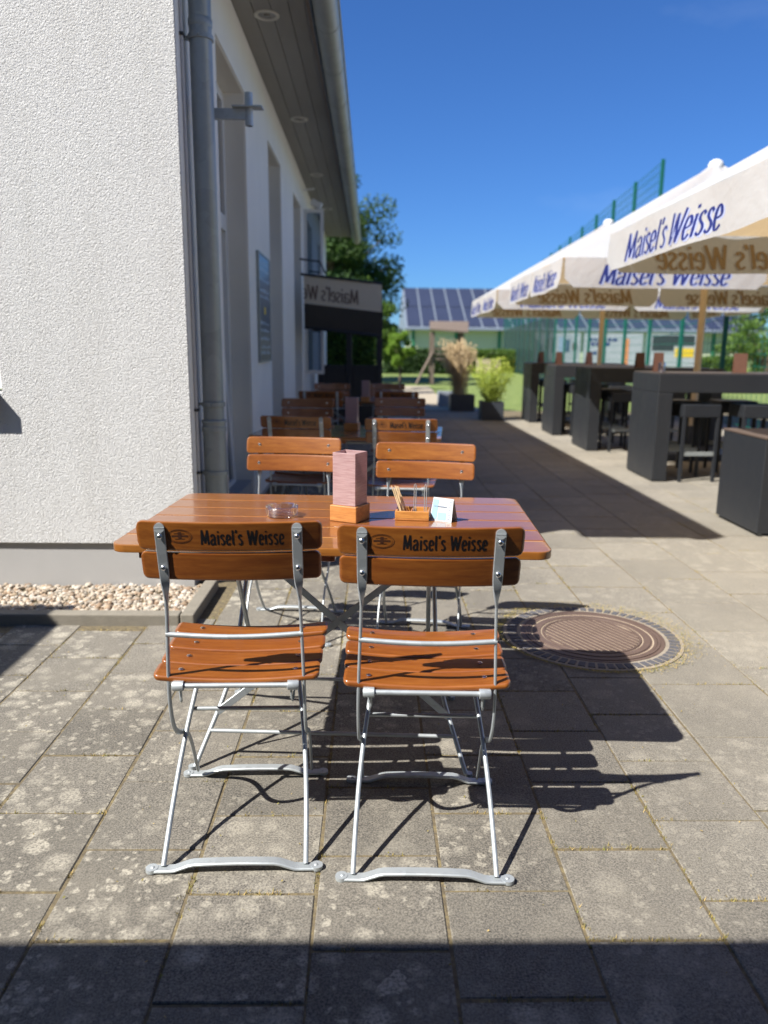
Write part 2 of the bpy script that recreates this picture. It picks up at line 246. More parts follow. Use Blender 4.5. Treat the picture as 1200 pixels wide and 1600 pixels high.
# ------------------------------------------------------------ mesh helpers
class MB:
    def __init__(s): s.v = []; s.f = []; s.mi = []
    def add(s, vs, fs, mi=0):
        k = len(s.v); s.v += [tuple(x) for x in vs]; s.f += [tuple(i+k for i in q) for q in fs]; s.mi += [mi]*len(fs); return s
    def box(s, x0, x1, y0, y1, z0, z1, mi=0, M=None):
        vs = [(x, y, z) for z in (z0, z1) for y in (y0, y1) for x in (x0, x1)]
        if M: vs = [M @ Vector(q) for q in vs]
        return s.add(vs, [(0, 2, 3, 1), (4, 5, 7, 6), (0, 1, 5, 4), (2, 6, 7, 3), (0, 4, 6, 2), (1, 3, 7, 5)], mi)
    def loft(s, secs, closed=True, mi=0):
        n = len(secs[0]); vs = [p for q in secs for p in q]; fs = []
        for i in range(len(secs)-1):
            for j in range(n if True else n-1):
                a = i*n+j; b_ = i*n+(j+1) % n; fs.append((a, b_, b_+n, a+n))
        if closed: fs.append(tuple(range(n-1, -1, -1))); fs.append(tuple(range((len(secs)-1)*n, len(secs)*n)))
        return s.add(vs, fs, mi)
    def tube(s, pts, r, n=10, mi=0):
        pts = [Vector(p) for p in pts]; secs = []; ref = None
        for i, p in enumerate(pts):
            t = (pts[min(i+1, len(pts)-1)]-pts[max(i-1, 0)]).normalized()
            if ref is None: ref = t.orthogonal().normalized()
            ref = (ref-t*ref.dot(t)).normalized(); bi = t.cross(ref); rr = r[i] if isinstance(r, (list, tuple)) else r
            secs.append([p+(ref*math.cos(a)+bi*math.sin(a))*rr for a in [2*PI*k/n for k in range(n)]])
        return s.loft(secs, True, mi)
    def strip(s, pts, wdir, w, t, mi=0):      # flat bar: width vectors may vary along the path
        pts = [Vector(p) for p in pts]; secs = []
        for i, p in enumerate(pts):
            tg = (pts[min(i+1, len(pts)-1)]-pts[max(i-1, 0)]).normalized()
            wd = Vector(wdir[i] if isinstance(wdir[0], (list, tuple, Vector)) else wdir); wd = (wd-tg*wd.dot(tg)).normalized()
            nn = tg.cross(wd); ww = w[i] if isinstance(w, (list, tuple)) else w; tt = t[i] if isinstance(t, (list, tuple)) else t
            e = .3*tt
            secs.append([p+wd*a+nn*c for a, c in ((-ww/2+e, -tt/2), (ww/2-e, -tt/2), (ww/2, -tt/2+e), (ww/2, tt/2-e), (ww/2-e, tt/2), (-ww/2+e, tt/2), (-ww/2, tt/2-e), (-ww/2, -tt/2+e))])
        return s.loft(secs, True, mi)
    def board(s, x0, x1, w0, w1, t0, t1, fn, rr=.012, e=.004, corners=(1, 1), nx=24, mi=0):
        # board running along x; w is its width and t its thickness; corners: round the w0 / w1 corners
        xs = []
        for k in range(7): xs.append(x0+rr*(1-math.cos(PI/2*k/6)))
        for k in range(1, nx): xs.append(x0+rr+(x1-x0-2*rr)*k/nx)
        for k in range(6, -1, -1): xs.append(x1-rr*(1-math.cos(PI/2*k/6)))
        secs = []
        for x in xs:
            d = max(0, rr-(x-x0), rr-(x1-x)); cut = rr-math.sqrt(max(0, rr*rr-d*d))
            a = w0+(cut if corners[0] else 0); b_ = w1-(cut if corners[1] else 0); q = e*.3
            ee = e if rr > e else e
            endd = min(x-x0, x1-x); te = max(0, e-endd)*.6
            ta = t0+te; tb = t1-te
            sec = [(a+ee, ta), (b_-ee, ta), (b_-q, ta+q), (b_, ta+ee), (b_, tb-ee), (b_-q, tb-q), (b_-ee, tb), (a+ee, tb), (a+q, tb-q), (a, tb-ee), (a, ta+ee), (a+q, ta+q)]
            secs.append([fn(x, ww, tt) for ww, tt in sec])
        return s.loft(secs, True, mi)
    def lathe(s, prof, n=24, c=(0, 0, 0), mi=0, closed=False):
        secs = [[(c[0]+rr*math.cos(2*PI*k/n), c[1]+rr*math.sin(2*PI*k/n), c[2]+z) for k in range(n)] for rr, z in prof]
        return s.loft(secs, closed, mi)
    def disc(s, c, r_, axis, h, n=14, mi=0, dome=0):
        c = Vector(c); ax = Vector(axis).normalized(); a = ax.orthogonal().normalized(); b_ = ax.cross(a)
        pr = [(r_, 0), (r_, h*.4), (r_*.75, h*.8), (r_*.3, h)] if dome else [(r_, 0), (r_, h)]
        return s.loft([[c+ax*z+(a*math.cos(2*PI*k/n)+b_*math.sin(2*PI*k/n))*q for k in range(n)] for q, z in pr], True, mi)
    def build(s, name, mat, parent=None, smooth=False, bevel=0, loc=None):
        me = bpy.data.meshes.new(name); me.from_pydata(s.v, [], s.f); me.validate()
        for m in (mat if isinstance(mat, list) else [mat]): me.materials.append(MAT[m] if isinstance(m, str) else m)
        if isinstance(mat, list) and len(me.polygons) == len(s.mi): me.polygons.foreach_set('material_index', s.mi)
        bm = bmesh.new(); bm.from_mesh(me); bmesh.ops.recalc_face_normals(bm, faces=bm.faces); bm.to_mesh(me); bm.free()
        o = bpy.data.objects.new(name, me); COL.objects.link(o)
        if parent: o.parent = parent
        if loc: o.location = loc
        if smooth: 
            me.polygons.foreach_set('use_smooth', [True]*len(me.polygons)); me.set_sharp_from_angle(angle=rad(42))
        if name in ('table_top', 'seat', 'backrest'): wn_ = o.modifiers.new('wn', 'WEIGHTED_NORMAL'); wn_.keep_sharp = True; wn_.weight = 80
        if bevel:
            md = o.modifiers.new('bevel', 'BEVEL'); md.width = bevel; md.segments = 2; md.limit_method = 'ANGLE'
        return o
def thing(name, label, cat, loc=(0, 0, 0), rz=0, group=None):
    o = bpy.data.objects.new(name, None); COL.objects.link(o); o.location = loc; o.rotation_euler = (0, 0, rz); o.empty_display_size = .1
    o['label'] = label; o['category'] = cat
    if group: o['group'] = group
    return o
def tag(o, label, cat, group=None):
    o['label'] = label; o['category'] = cat
    if group: o['group'] = group
    return o
def kind(o, k='structure', label=None, cat=None):
    o['kind'] = k
    if label: o['label'] = label
    if cat: o['category'] = cat
    return o
def copy_tree(o, parent=None):
    c = o.copy(); COL.objects.link(c)
    if parent: c.parent = parent
    for ch in list(kids.get(o.name, [])):
        copy_tree(ch, c)
    return c
kids = {}
def index_kids():
    kids.clear()
    for o in bpy.data.objects:
        if o.parent: kids.setdefault(o.parent.name, []).append(o)
GL = {'M': (.66, [[(.06, 0), (.12, 1)], [(.11, 1), (.32, .10)], [(.32, .10), (.53, 1)], [(.52, 1), (.59, 0)]]),
 'a': (.45, [[(.07, .54), (.14, .67), (.25, .69), (.34, .56), (.345, .32), (.345, .08), (.43, .0)], [(.34, .40), (.18, .36), (.07, .20), (.12, .01), (.23, .01), (.34, .15)]]),
 'i': (.21, [[(.10, .68), (.10, .0)], [(.11, .84), (.11, .94)]]),
 's': (.36, [[(.28, .58), (.20, .69), (.09, .63), (.07, .50), (.16, .38), (.26, .27), (.28, .13), (.18, .0), (.04, .09)]]),
 'e': (.38, [[(.06, .33), (.31, .40), (.29, .60), (.19, .69), (.08, .57), (.05, .32), (.10, .06), (.20, .0), (.33, .13)]]),
 'l': (.23, [[(.10, 1.0), (.10, .08), (.17, .0)]]), "'": (.13, [[(.08, 1.02), (.04, .80)]]),
 'W': (.80, [[(.05, 1), (.20, .0)], [(.20, .0), (.38, .92)], [(.38, .92), (.53, .0)], [(.53, .0), (.74, 1)]]), ' ': (.22, [])}
def letters(body, na, nb, gap=0.0):
    vs = []; fs = []; X = 0; ly = 0
    for ch in body:
        w_, strokes = GL[ch]
        for st in strokes:
            ly += 1; P = [Vector(p) for p in st]
            if len(P) > 3:
                Q = []
                for i in range(len(P)-1):
                    p0, p1, p2, p3 = P[max(i-1, 0)], P[i], P[i+1], P[min(i+2, len(P)-1)]
                    for k in range(5):
                        t = k/5; Q.append(.5*((2*p1)+(p2-p0)*t+(2*p0-5*p1+4*p2-p3)*t*t+(3*p1-p0-3*p2+p3)*t**3))
                P = Q+[P[-1]]
            k0 = len(vs)
            for i, p in enumerate(P):
                d = (P[min(i+1, len(P)-1)]-P[max(i-1, 0)]).normalized(); n = Vector((-d.y, d.x)); h = math.sqrt((na*n.x)**2+(nb*n.y)**2)
                for sg in (1, -1): q = p+n*h*sg; vs.append((X+q.x, q.y, ly % 3))
            for i in range(len(P)-1): fs.append((k0+2*i, k0+2*i+1, k0+2*i+3, k0+2*i+2))
        X += w_+gap
    return [(x_/X, y_, l_) for x_, y_, l_ in vs], fs
TV, TF = letters("Maisel's Weisse", .062, .026)
TVB, TFB = letters("Maisel's Weisse", .082, .042, .06)
def lettering(mb, mp, off=0.0, bold=0, mi=0):
    V_, F_ = (TVB, TFB) if bold else (TV, TF)
    mb.add([mp(a, b_, off*(1+.12*l_)) for a, b_, l_ in V_], F_, mi)
# ------------------------------------------------------------ ground
mb = MB(); mb.add([(-400, -60, -.03), (400, -60, -.03), (400, 600, -.03), (-400, 600, -.03)], [(0, 1, 2, 3)])
kind(mb.build('ground', 'lawn'))
mb = MB(); mb.add([(-8, -4, -.0028), (12, -4, -.0028), (12, 17.3, -.0028), (-8, 17.3, -.0028)], [(0, 1, 2, 3)])
kind(mb.build('paving_bed', 'joint'))
cols = []; x = -.745-.31*9
while x < 1.0: cols.append((x, x+.31)); x += .31
while x < 6.6: cols.append((x, x+.43)); x += .43
mb = MB(); g = random.Random(3); joints = []
MH = (1.03, 3.36)
for ci, (a, b_) in enumerate(cols):
    L = .322 if b_ < 1.2 else .43
    off = g.random()*.32 if b_ > 1.2 else (.162 if ci % 2 else 0)+g.uniform(-.02, .02)
    y = -1.6+off+.006
    while y < 17.0:
        cx, cy = (a+b_)/2, y+L/2
        if (cx-MH[0])**2+(cy-MH[1])**2 > .18**2 and not (cx > 2.5 and cy > 15.1) and not (cx < -.82 and 3.45 < cy):
            gp = .0022+g.random()*.0018; ch = .0028; dz = g.uniform(-.0015, .0015); tx = g.uniform(-.004, .004); ty = g.uniform(-.004, .004)
            x0, x1, y0, y1 = a+gp, b_-gp, y+gp, y+L-gp
            j = [g.uniform(-.002, .002) for _ in range(8)]
            ring = [(x0+j[0], y0+j[1]), (x1+j[2], y0+j[3]), (x1+j[4], y1+j[5]), (x0+j[6], y1+j[7])]
            Z = lambda px, py: dz+(px-cx)*tx+(py-cy)*ty
            bot = [(p, q, -.02) for p, q in ring]; mid = [(p, q, Z(p, q)-.003) for p, q in ring]
            top = [(p+(ch if p < cx else -ch), q+(ch if q < cy else -ch), Z(p, q)) for p, q in ring]
            mb.loft([bot, mid, top], False); k = len(mb.v); mb.f.append((k-4, k-3, k-2, k-1)); mb.mi.append(0)
        joints.append((a, y, L, b_-a)); y += L
kind(mb.build('paving', 'slab'))
mb = MB(); mb.add([(-.5, 17.3, -.006), (2.6, 17.3, -.006), (2.0, 24, -.006), (2.2, 29.5, -.006), (.3, 29.5, -.006), (-1.5, 24, -.006)], [(0, 1, 2, 3, 4, 5)])
kind(mb.build('sandy_path', 'sand'))
# moss and dry weeds in the joints
mb = MB(); g = random.Random(11)
def tuft(px, py, s_):
    for _ in range(g.randint(2, 4)):
        a = g.random()*2*PI; h = s_*g.uniform(.35, 1.0); w_ = s_*.16; dx, dy = math.cos(a), math.sin(a); l = g.uniform(.2, 1.2)*h
        ox, oy = px+g.gauss(0, .003), py+g.gauss(0, .003)
        mb.add([(ox-dy*w_, oy+dx*w_, -.006), (ox+dy*w_, oy-dx*w_, -.006), (ox+dx*l, oy+dy*l, -.002+h)], [(0, 1, 2)])
for a, y, L, W in joints:
    if y > 7 or a > 3.2 or a < -2.6: continue
    for k in range(110):
        t = g.random()
        if g.random() < .5: px, py = a, y+L*t
        else: px, py = a+W*t, y
        n = noise.noise(Vector((px*2.3, py*2.3, 1)))*.6+noise.noise(Vector((px*9, py*9, 5)))*.6
        if n > .06: tuft(px+g.gauss(0, .003+max(0, n-.1)*.02), py+g.gauss(0, .003+max(0, n-.1)*.012), g.uniform(.004, .013))
for k in range(2600):      # straw debris round the manhole
    a = g.random()*2*PI; rr_ = .425+g.gauss(0, .022)*(1+1.0*math.cos(a-.6)); px, py = MH[0]+rr_*math.cos(a), MH[1]+rr_*math.sin(a)
    b_ = g.random()*PI; l = g.uniform(.004, .012); w_ = .0016; z = .008
    mb.add([(px, py, z), (px+l*math.cos(b_), py+l*math.sin(b_), z+.003), (px+l*math.cos(b_)-w_*math.sin(b_), py+l*math.sin(b_)+w_*math.cos(b_), z+.003), (px-w_*math.sin(b_), py+w_*math.cos(b_), z)], [(0, 1, 2, 3)])
for k in range(900):      # crumbs and dry bits lying on the slabs
    px, py = g.uniform(-1.6, 2.6), g.uniform(1.0, 6.0); a = g.random()*PI; l = g.uniform(.002, .007); w_ = l*g.uniform(.25, .7); ca, sa = math.cos(a), math.sin(a); z = .0035
    mb.add([(px, py, z), (px+l*ca, py+l*sa, z+.0015), (px+l*ca-w_*sa, py+l*sa+w_*ca, z+.002), (px-w_*sa, py+w_*ca, z+.0006)], [(0, 1, 2, 3)])
kind(mb.build('joint_moss', 'moss'), 'stuff', 'dry yellow moss and straw in the joints of the paving', 'moss')
# ------------------------------------------------------------ building
WX = -.954; FY = 4.08; OPEN = [(5.12, 6.22), (7.51, 8.52), (9.80, 10.85), (12.2, 13.2), (14.5, 15.5)]; BY1 = 16.6; WT = 3.567
bld = thing('restaurant_building', 'white stucco building with deep window openings along the left', 'building')
def hole(y0, y1, x0, x1, z0, z1, mb, mi=0): pass
mb = MB()   # front wall (thick, rough stucco) with a window opening at the left
def prism_xz(mb, pts, y0, y1, mi=0): mb.loft([[(p, y0, q) for p, q in pts], [(p, y1, q) for p, q in pts]], True, mi)
prism_xz(mb, [(-1.925, .25), (WX, .25), (WX, 3.5), (-1.925, 3.5)], FY, FY+.30)
prism_xz(mb, [(-3.4, .25), (-1.9252, .25), (-1.9252, 1.055), (-3.4, 1.055)], FY+.0005, FY+.30)
prism_xz(mb, [(-3.4, 2.35), (-1.9252, 2.35), (-1.9252, 4.0), (-3.4, 4.0)], FY+.0005, FY+.30)
prism_xz(mb, [(-6.5, .25), (-3.4002, .25), (-3.4002, 4.6), (-6.5, 4.6)], FY, FY+.30)
prism_xz(mb, [(-3.3998, 4.0002), (-1.9252, 4.0002), (-1.9252, 3.7), (-1.9, 3.8), (-3.3998, 4.3)][:0] or [(-3.39, 4.001), (-1.93, 4.001), (-1.93, 3.8), (-1.93, 4.002)][:0] or [(-3.399, 4.001), (-1.93, 4.001), (-1.93, 4.05), (-3.399, 4.5)], FY, FY+.3)
mb.build('front_wall', 'stucco', bld)
mb = MB(); mb.box(WX-.5, WX-.016, FY+.3005, BY1, -.02, .245); mb.box(-6.5, WX-.018, FY+.02, FY+.30, -.02, .2495)
mb.build('plinth', 'plinth', bld)
mb = MB(); zb = .2495; D = .30
ys = [FY+.3003]+[q for o_ in OPEN for q in o_]+[BY1]
for i in range(0, len(ys), 2): mb.box(WX-D, WX, ys[i], ys[i+1], zb if i == 0 else .06, WT)
for a, b_ in OPEN: mb.box(WX-D, WX, a+.0005, b_-.0005, 3.15, WT)
mb.box(-6.5, WX-D, BY1-.3, BY1, 0, WT)
mb.box(WX+.0005, WX+.004, FY+.006, FY+.3001, .2505, WT-.003)
mb.build('side_wall', 'fine_stucco', bld)
mb = MB()
for a, b_ in OPEN:
    for y in (a, b_):
        s_ = .006 if y == a else -.006
        mb.box(WX-D+.03, WX-.012, min(y, y+s_), max(y, y+s_), .07, 3.149)
    mb.box(WX-D+.03, WX-.012, a+.007, b_-.007, 3.143, 3.1495)
mb.build('reveal_lining', 'render_reveal', bld)
# openings: glazed doors
for i, (a, b_) in enumerate(OPEN):
    X1 = WX-.155; X0 = X1-.06
    mb = MB(); a1, b1 = a+.007, b_-.007
    mb.box(X0, X1, a1, a1+.07, .07, 3.14); mb.box(X0, X1, b1-.07, b1, .07, 3.14)
    mb.box(X0, X1, a1+.07, b1-.07, .07, .15); mb.box(X0, X1, a1+.07, b1-.07, 3.07, 3.14); mb.box(X0, X1+.004, a1+.07, b1-.07, 2.16, 2.27)
    fr = mb.build('door_frame', 'white_frame', bld, bevel=.004)
    mb = MB(); mb.box(X0+.02, X0+.03, a1+.07, b1-.07, 2.27, 3.07); mb.build('transom_pane', 'dark_glass', fr)
    lf = MB(); T = Matrix.Translation((X1+.03, 0, .16)) @ (Matrix.Rotation(rad(-3.2 if i == 0 else 0), 4, 'Y')); c0, c1 = a1+.075, b1-.075; hh_ = 1.99
    for q in ((c0, c0+.08, 0, hh_), (c1-.08, c1, 0, hh_), (c0+.08, c1-.08, 0, .12), (c0+.08, c1-.08, hh_-.09, hh_)): lf.box(-.055, 0, *q, M=T)
    l_ = lf.build('door_leaf', 'white_frame', bld, bevel=.004)
    gl = MB(); gl.box(-.035, -.022, c0+.08, c1-.08, .12, hh_-.09, M=T); gl.build('pane', 'dark_glass', l_)
for a, b_ in OPEN[:3]: mb = MB(); mb.box(WX-.15, WX+.05, a+.008, b_-.008, .0, .06); mb.build('threshold', 'zinc', bld, bevel=.004)
# front window and sill
mb = MB(); mb.box(-3.39, -1.935, FY+.12, FY+.18, 1.07, 1.14); mb.box(-3.39, -1.935, FY+.12, FY+.18, 2.27, 2.34)
for x in (-3.39, -2.7, -2.005): mb.box(x, x+.07, FY+.12, FY+.18, 1.1405, 2.2695)
wf = mb.build('window', 'white_frame', bld); mb = MB(); mb.box(-3.32, -2.0, FY+.14, FY+.15, 1.14, 2.27); mb.build('pane', 'dark_glass', wf)
mb = MB(); mb.box(-3.42, -1.938, FY-.062, FY+.10, 1.012, 1.05); mb.box(-3.42, -1.938, FY-.062, FY-.050, .968, 1.0118); mb.build('window_sill', 'concrete', wf, bevel=.004)
# roof, soffit, fascia, gutter
SX = -.449
mb = MB(); pw = (SX-WX-.004)/4
for k in range(4):
    y = FY-.45
    while y < BY1:
        L = g.uniform(2.2, 3.2); y2 = min(y+L, BY1); x0 = WX+.002+k*pw
        mb.box(x0+.0025, x0+pw-.0025, y+.0012, y2-.0012, WT-.001, WT+.02); y = y2
mb.build('soffit', 'soffit', bld)
mb = MB(); mb.box(WX-.3, -.31, FY-.45, BY1, WT+.0205, WT+.04); mb.build('soffit_backing', 'black_metal', bld)
mb = MB(); mb.box(SX, SX+.024, FY-.45, BY1, WT-.035, WT+.14); mb.build('fascia', 'fascia', bld)
mb = MB(); s_ = .3
prof = [(-.27, WT+.07), (-.27, WT+.10), (-8, WT+.10+7.73*s_), (-8, WT+.07+7.73*s_)]
mb.loft([[(p, FY-.46, q) for p, q in prof], [(p, BY1+.3, q) for p, q in prof]]); mb.build('roof', 'rooftile', bld)
mb = MB(); gx, gz, gr = -.322, WT-.035, .085; n = 16; out = []; inn = []
for k in range(n+1):
    a = PI+PI*k/n; out.append((gx+gr*math.cos(a), gz+gr*math.sin(a))); inn.append((gx+(gr-.004)*math.cos(a), gz+(gr-.004)*math.sin(a)))
pr = out+inn[::-1]; mb.loft([[(p, FY-.44, q) for p, q in pr], [(p, BY1+.2, q) for p, q in pr]])
mb.tube([(gx+gr+.004, FY-.44, gz+.004), (gx+gr+.004, BY1+.2, gz+.004)], .009, 8)
y = FY+.2
gt = mb.build('gutter', 'zinc', bld, smooth=True)
while y < BY1:
    mb = MB(); seg = [(gx+(gr+.002)*math.cos(PI+PI*k/14), y, gz+(gr+.002)*math.sin(PI+PI*k/14)) for k in range(15)]
    mb.strip(seg, (0, 1, 0), .026, .004); y += .83; mb.build('gutter_bracket', 'zinc', gt, smooth=True)
# downlights in the soffit
for k, y in enumerate((5.95, 8.4, 10.9, 13.4)):
    t = thing('recessed_downlight', ['round recessed spotlight in the soffit, nearest of the row', 'round recessed spotlight in the soffit, second of the row above the first pier', 'round recessed spotlight in the soffit, third of the row', 'round recessed spotlight in the soffit, farthest of the row'][k], 'light', (-.745, y, WT-.001), 0, 'spotlights set in the soffit')
    m1 = MB(); m1.lathe([(.062, 0), (.062, -.004), (.075, -.012), (.088, -.006), (.088, 0)], 28); m1.build('trim_ring', 'lamp_trim', t, smooth=True)
    m1 = MB(); m1.lathe([(.060, -.003), (.04, -.0015), (.0005, -.001)], 24); m1.lathe([(.022, -.002), (.022, -.012), (.001, -.012)], 12); m1.build('reflector', 'lamp_inner', t, smooth=True)
# downpipe
dp = thing('downpipe', 'grey zinc rain downpipe at the corner of the white building', 'downpipe', (-.868, 4.27, 0))
mb = MB(); mb.tube([(0, 0, .86), (0, 0, 3.2), (.1, .02, 3.3), (.5, .05, 3.46)], .056, 20); mb.build('pipe', 'zinc', dp, smooth=True)
mb = MB(); mb.tube([(0, 0, -.02), (0, 0, .9)], .062, 20); mb.build('standpipe', 'zinc', dp, smooth=True)
mb = MB(); mb.lathe([(.058, 0), (.066, .003), (.066, .03), (.060, .033), (.060, .05), (.068, .053), (.068, .065), (.058, .07)], 24, (0, 0, .84)); mb.lathe([(.057, 0), (.060, .01), (.060, .035), (.057, .04)], 24, (0, 0, 2.86)); mb.build('socket_collar', 'zinc', dp, smooth=True)
for z in (2.8, .98, .6):
    mb = MB(); mb.lathe([(.0575 if z > .9 else .0635, 0), (.064 if z > .9 else .069, .002), (.064 if z > .9 else .069, .024), (.0575 if z > .9 else .0635, .026)], 24, (0, 0, z)); mb.box(-.086, -.06, -.012, .012, z+.006, z+.02); mb.disc((.0, -.066, z+.013), .006, (0, -1, 0), .01); mb.build('pipe_clamp', 'zinc', dp, smooth=True)
cb = thing('wall_conduit', 'thin grey cable conduit running up the wall beside the downpipe', 'conduit', (WX+.012, 4.175, 0))
mb = MB(); mb.tube([(0, 0, .26), (0, 0, 3.5)], .0085, 10); mb.build('tube', 'conduit', cb, smooth=True)
for z in (.62, .96, 2.79): 
    mb = MB(); mb.box(-.011, .012, -.015, .03, z, z+.014); mb.build('clip', 'black_metal', cb)
wb = thing('wall_bracket', 'galvanized bracket with a short upright socket tube on the side wall', 'bracket', (WX, 4.5, 2.5))
mb = MB(); mb.box(0, .29, -.012, .012, .0, .055); mb.box(-.001, .008, -.05, .05, -.03, .09); mb.build('arm', 'galv', wb, bevel=.002)
mb = MB(); mb.lathe([(.021, -.03), (.021, .135), (.017, .135), (.017, -.03), (.021, -.03)], 18, (.285, 0, 0)); mb.build('socket_tube', 'galv', wb, smooth=True)
mb = MB(); mb.box(.20, .36, -.05, .05, .058, .064, M=Matrix.Rotation(rad(4), 4, 'X')); mb.build('plate', 'galv', wb)
# poster board on the first pier
pb = thing('notice_board', 'blue framed poster board hung on the white pier', 'sign', (WX+.001, 6.62, 1.20))
mb = MB(); mb.box(0, .018, 0, .66, 0, .87); mb.build('board', 'poster', pb)
mb = MB(); mb.box(.0, .024, -.016, -.0005, -.016, .886); mb.box(.0, .024, .6605, .676, -.016, .886); mb.box(0, .024, 0, .66, -.016, -.0005); mb.box(0, .024, 0, .66, .8705, .886); mb.build('frame', 'zinc', pb, bevel=.002)
mb = MB(); g = random.Random(5)
for z in (.05, .10, .17, .24, .30, .52, .57, .66, .74, .80):
    y = .05
    while y < .58:
        L = g.uniform(.03, .12); mb.box(.0182, .0195, y, min(y+L, .62), z, z+g.uniform(.012, .03)); y += L+g.uniform(.01, .05)
mb.build('print', 'poster_light', pb)
mb = MB(); mb.box(.0182, .0198, .28, .38, .39, .45); mb.build('yellow_mark', 'yellow', pb)
# ------------------------------------------------------------ kerb, gravel
kb = MB(); kb.box(-1.86, -.905, 3.475, 3.545, -.02, .055); kb.box(-6, -1.866, 3.475, 3.545, -.02, .053); kb.box(-.90, -.835, 3.477, 4.08, -.02, .056)
kerb = kb.build('kerb', 'concrete', bevel=.006); kind(kerb)
mb = MB(); mb.add([(-6, 3.54, -.018), (-.9, 3.54, -.018), (-.9, 4.11, -.018), (-6, 4.11, -.018)], [(0, 1, 2, 3)]); kind(mb.build('gravel_bed', 'joint'))
mb = MB(); g = random.Random(21)
bm = bmesh.new(); bmesh.ops.create_icosphere(bm, subdivisions=1, radius=1); ico_v = [v_.co.copy() for v_ in bm.verts]; ico_f = [tuple(x_.index for x_ in q.verts) for q in bm.faces]; bm.free()
bm = bmesh.new(); bmesh.ops.create_icosphere(bm, subdivisions=2, radius=1); ico2_v = [v_.co.copy() for v_ in bm.verts]; ico2_f = [tuple(x_.index for x_ in q.verts) for q in bm.faces]; bm.free()
for k in range(3600):
    px = g.uniform(-2.6, -.92); py = g.uniform(3.55, 4.09); s_ = g.uniform(.006, .012)+.009*g.random()**3; R_ = Matrix.Rotation(g.random()*6.3, 3, 'Z') @ Matrix.Rotation(g.uniform(-.5, .5), 3, 'X')
    sc = (s_*g.uniform(.9, 1.4), s_*g.uniform(.75, 1.1), s_*g.uniform(.5, .85)); z = -.010+(py-3.5)*.012+g.random()*.014; sd = g.random()*50
    mb.add([R_ @ Vector((v_.x*sc[0], v_.y*sc[1], v_.z*sc[2]))*(1+.25*noise.noise(v_*1.3+Vector((sd, 0, 0))))+Vector((px, py, z)) for v_ in ico2_v], ico2_f)
kind(mb.build('gravel', 'pebble', smooth=True), 'stuff', 'beige and white rounded gravel between kerb and plinth', 'gravel')
# ------------------------------------------------------------ manhole
mh = thing('manhole_cover', 'round cast iron manhole cover with a ring of dark blocks in the paving', 'manhole cover', (MH[0], MH[1], .004), rad(28))
mb = MB(); mb.lathe([(.405, -.02), (.405, .002), (.325, .003), (.325, -.02)], 72); mb.build('concrete_ring', 'ring_light', mh)
mb = MB()
for k in range(58):
    a0 = 2*PI*k/58+.016; a1 = 2*PI*(k+1)/58-.016
    lo = [(.342*math.cos(a0), .342*math.sin(a0)), (.388*math.cos(a0), .388*math.sin(a0)), (.388*math.cos(a1), .388*math.sin(a1)), (.342*math.cos(a1), .342*math.sin(a1))]
    mb.loft([[(p, q, 0) for p, q in lo], [(p, q, .0055) for p, q in lo]])
mb.build('ring_block', 'ring_dark', mh)['kind'] = 'stuff'
mb = MB(); mb.lathe([(.3245, -.01), (.3245, .005), (.312, .006), (.312, .003), (.304, .003), (.304, .0065), (.292, .0065), (.292, -.01)], 72); mb.build('iron_frame', 'iron', mh)
mb = MB(); mb.lathe([(.290, -.01), (.290, .0055), (.278, .0055), (.277, .002), (.262, .002), (.261, .0055), (.232, .0055), (.231, .002), (.222, .002), (.221, .0055), (.212, .0055), (.211, .001), (.0005, .001)], 72); md_ = MB(); md_.lathe([(.2765, .0024), (.2700, .0024)], 60); md_.lathe([(.2305, .0024), (.2265, .0024)], 60); md_.lathe([(.2105, .0016), (.0005, .0016)], 60)
k = -.2
while k < .2:
    w2 = .0175
    if max(abs(k), abs(k+w2)) < .207:
        h0 = math.sqrt(.2085**2-k*k); h1 = math.sqrt(.2085**2-(k+w2)**2); mb.loft([[(k, -h0, z_), (k+w2, -h1, z_), (k+w2, h1, z_), (k, h0, z_)] for z_ in (.0008, .0050)])
    k += .0270
md_.build('packed_sand', 'packed_sand', mb.build('lid', 'iron', mh))
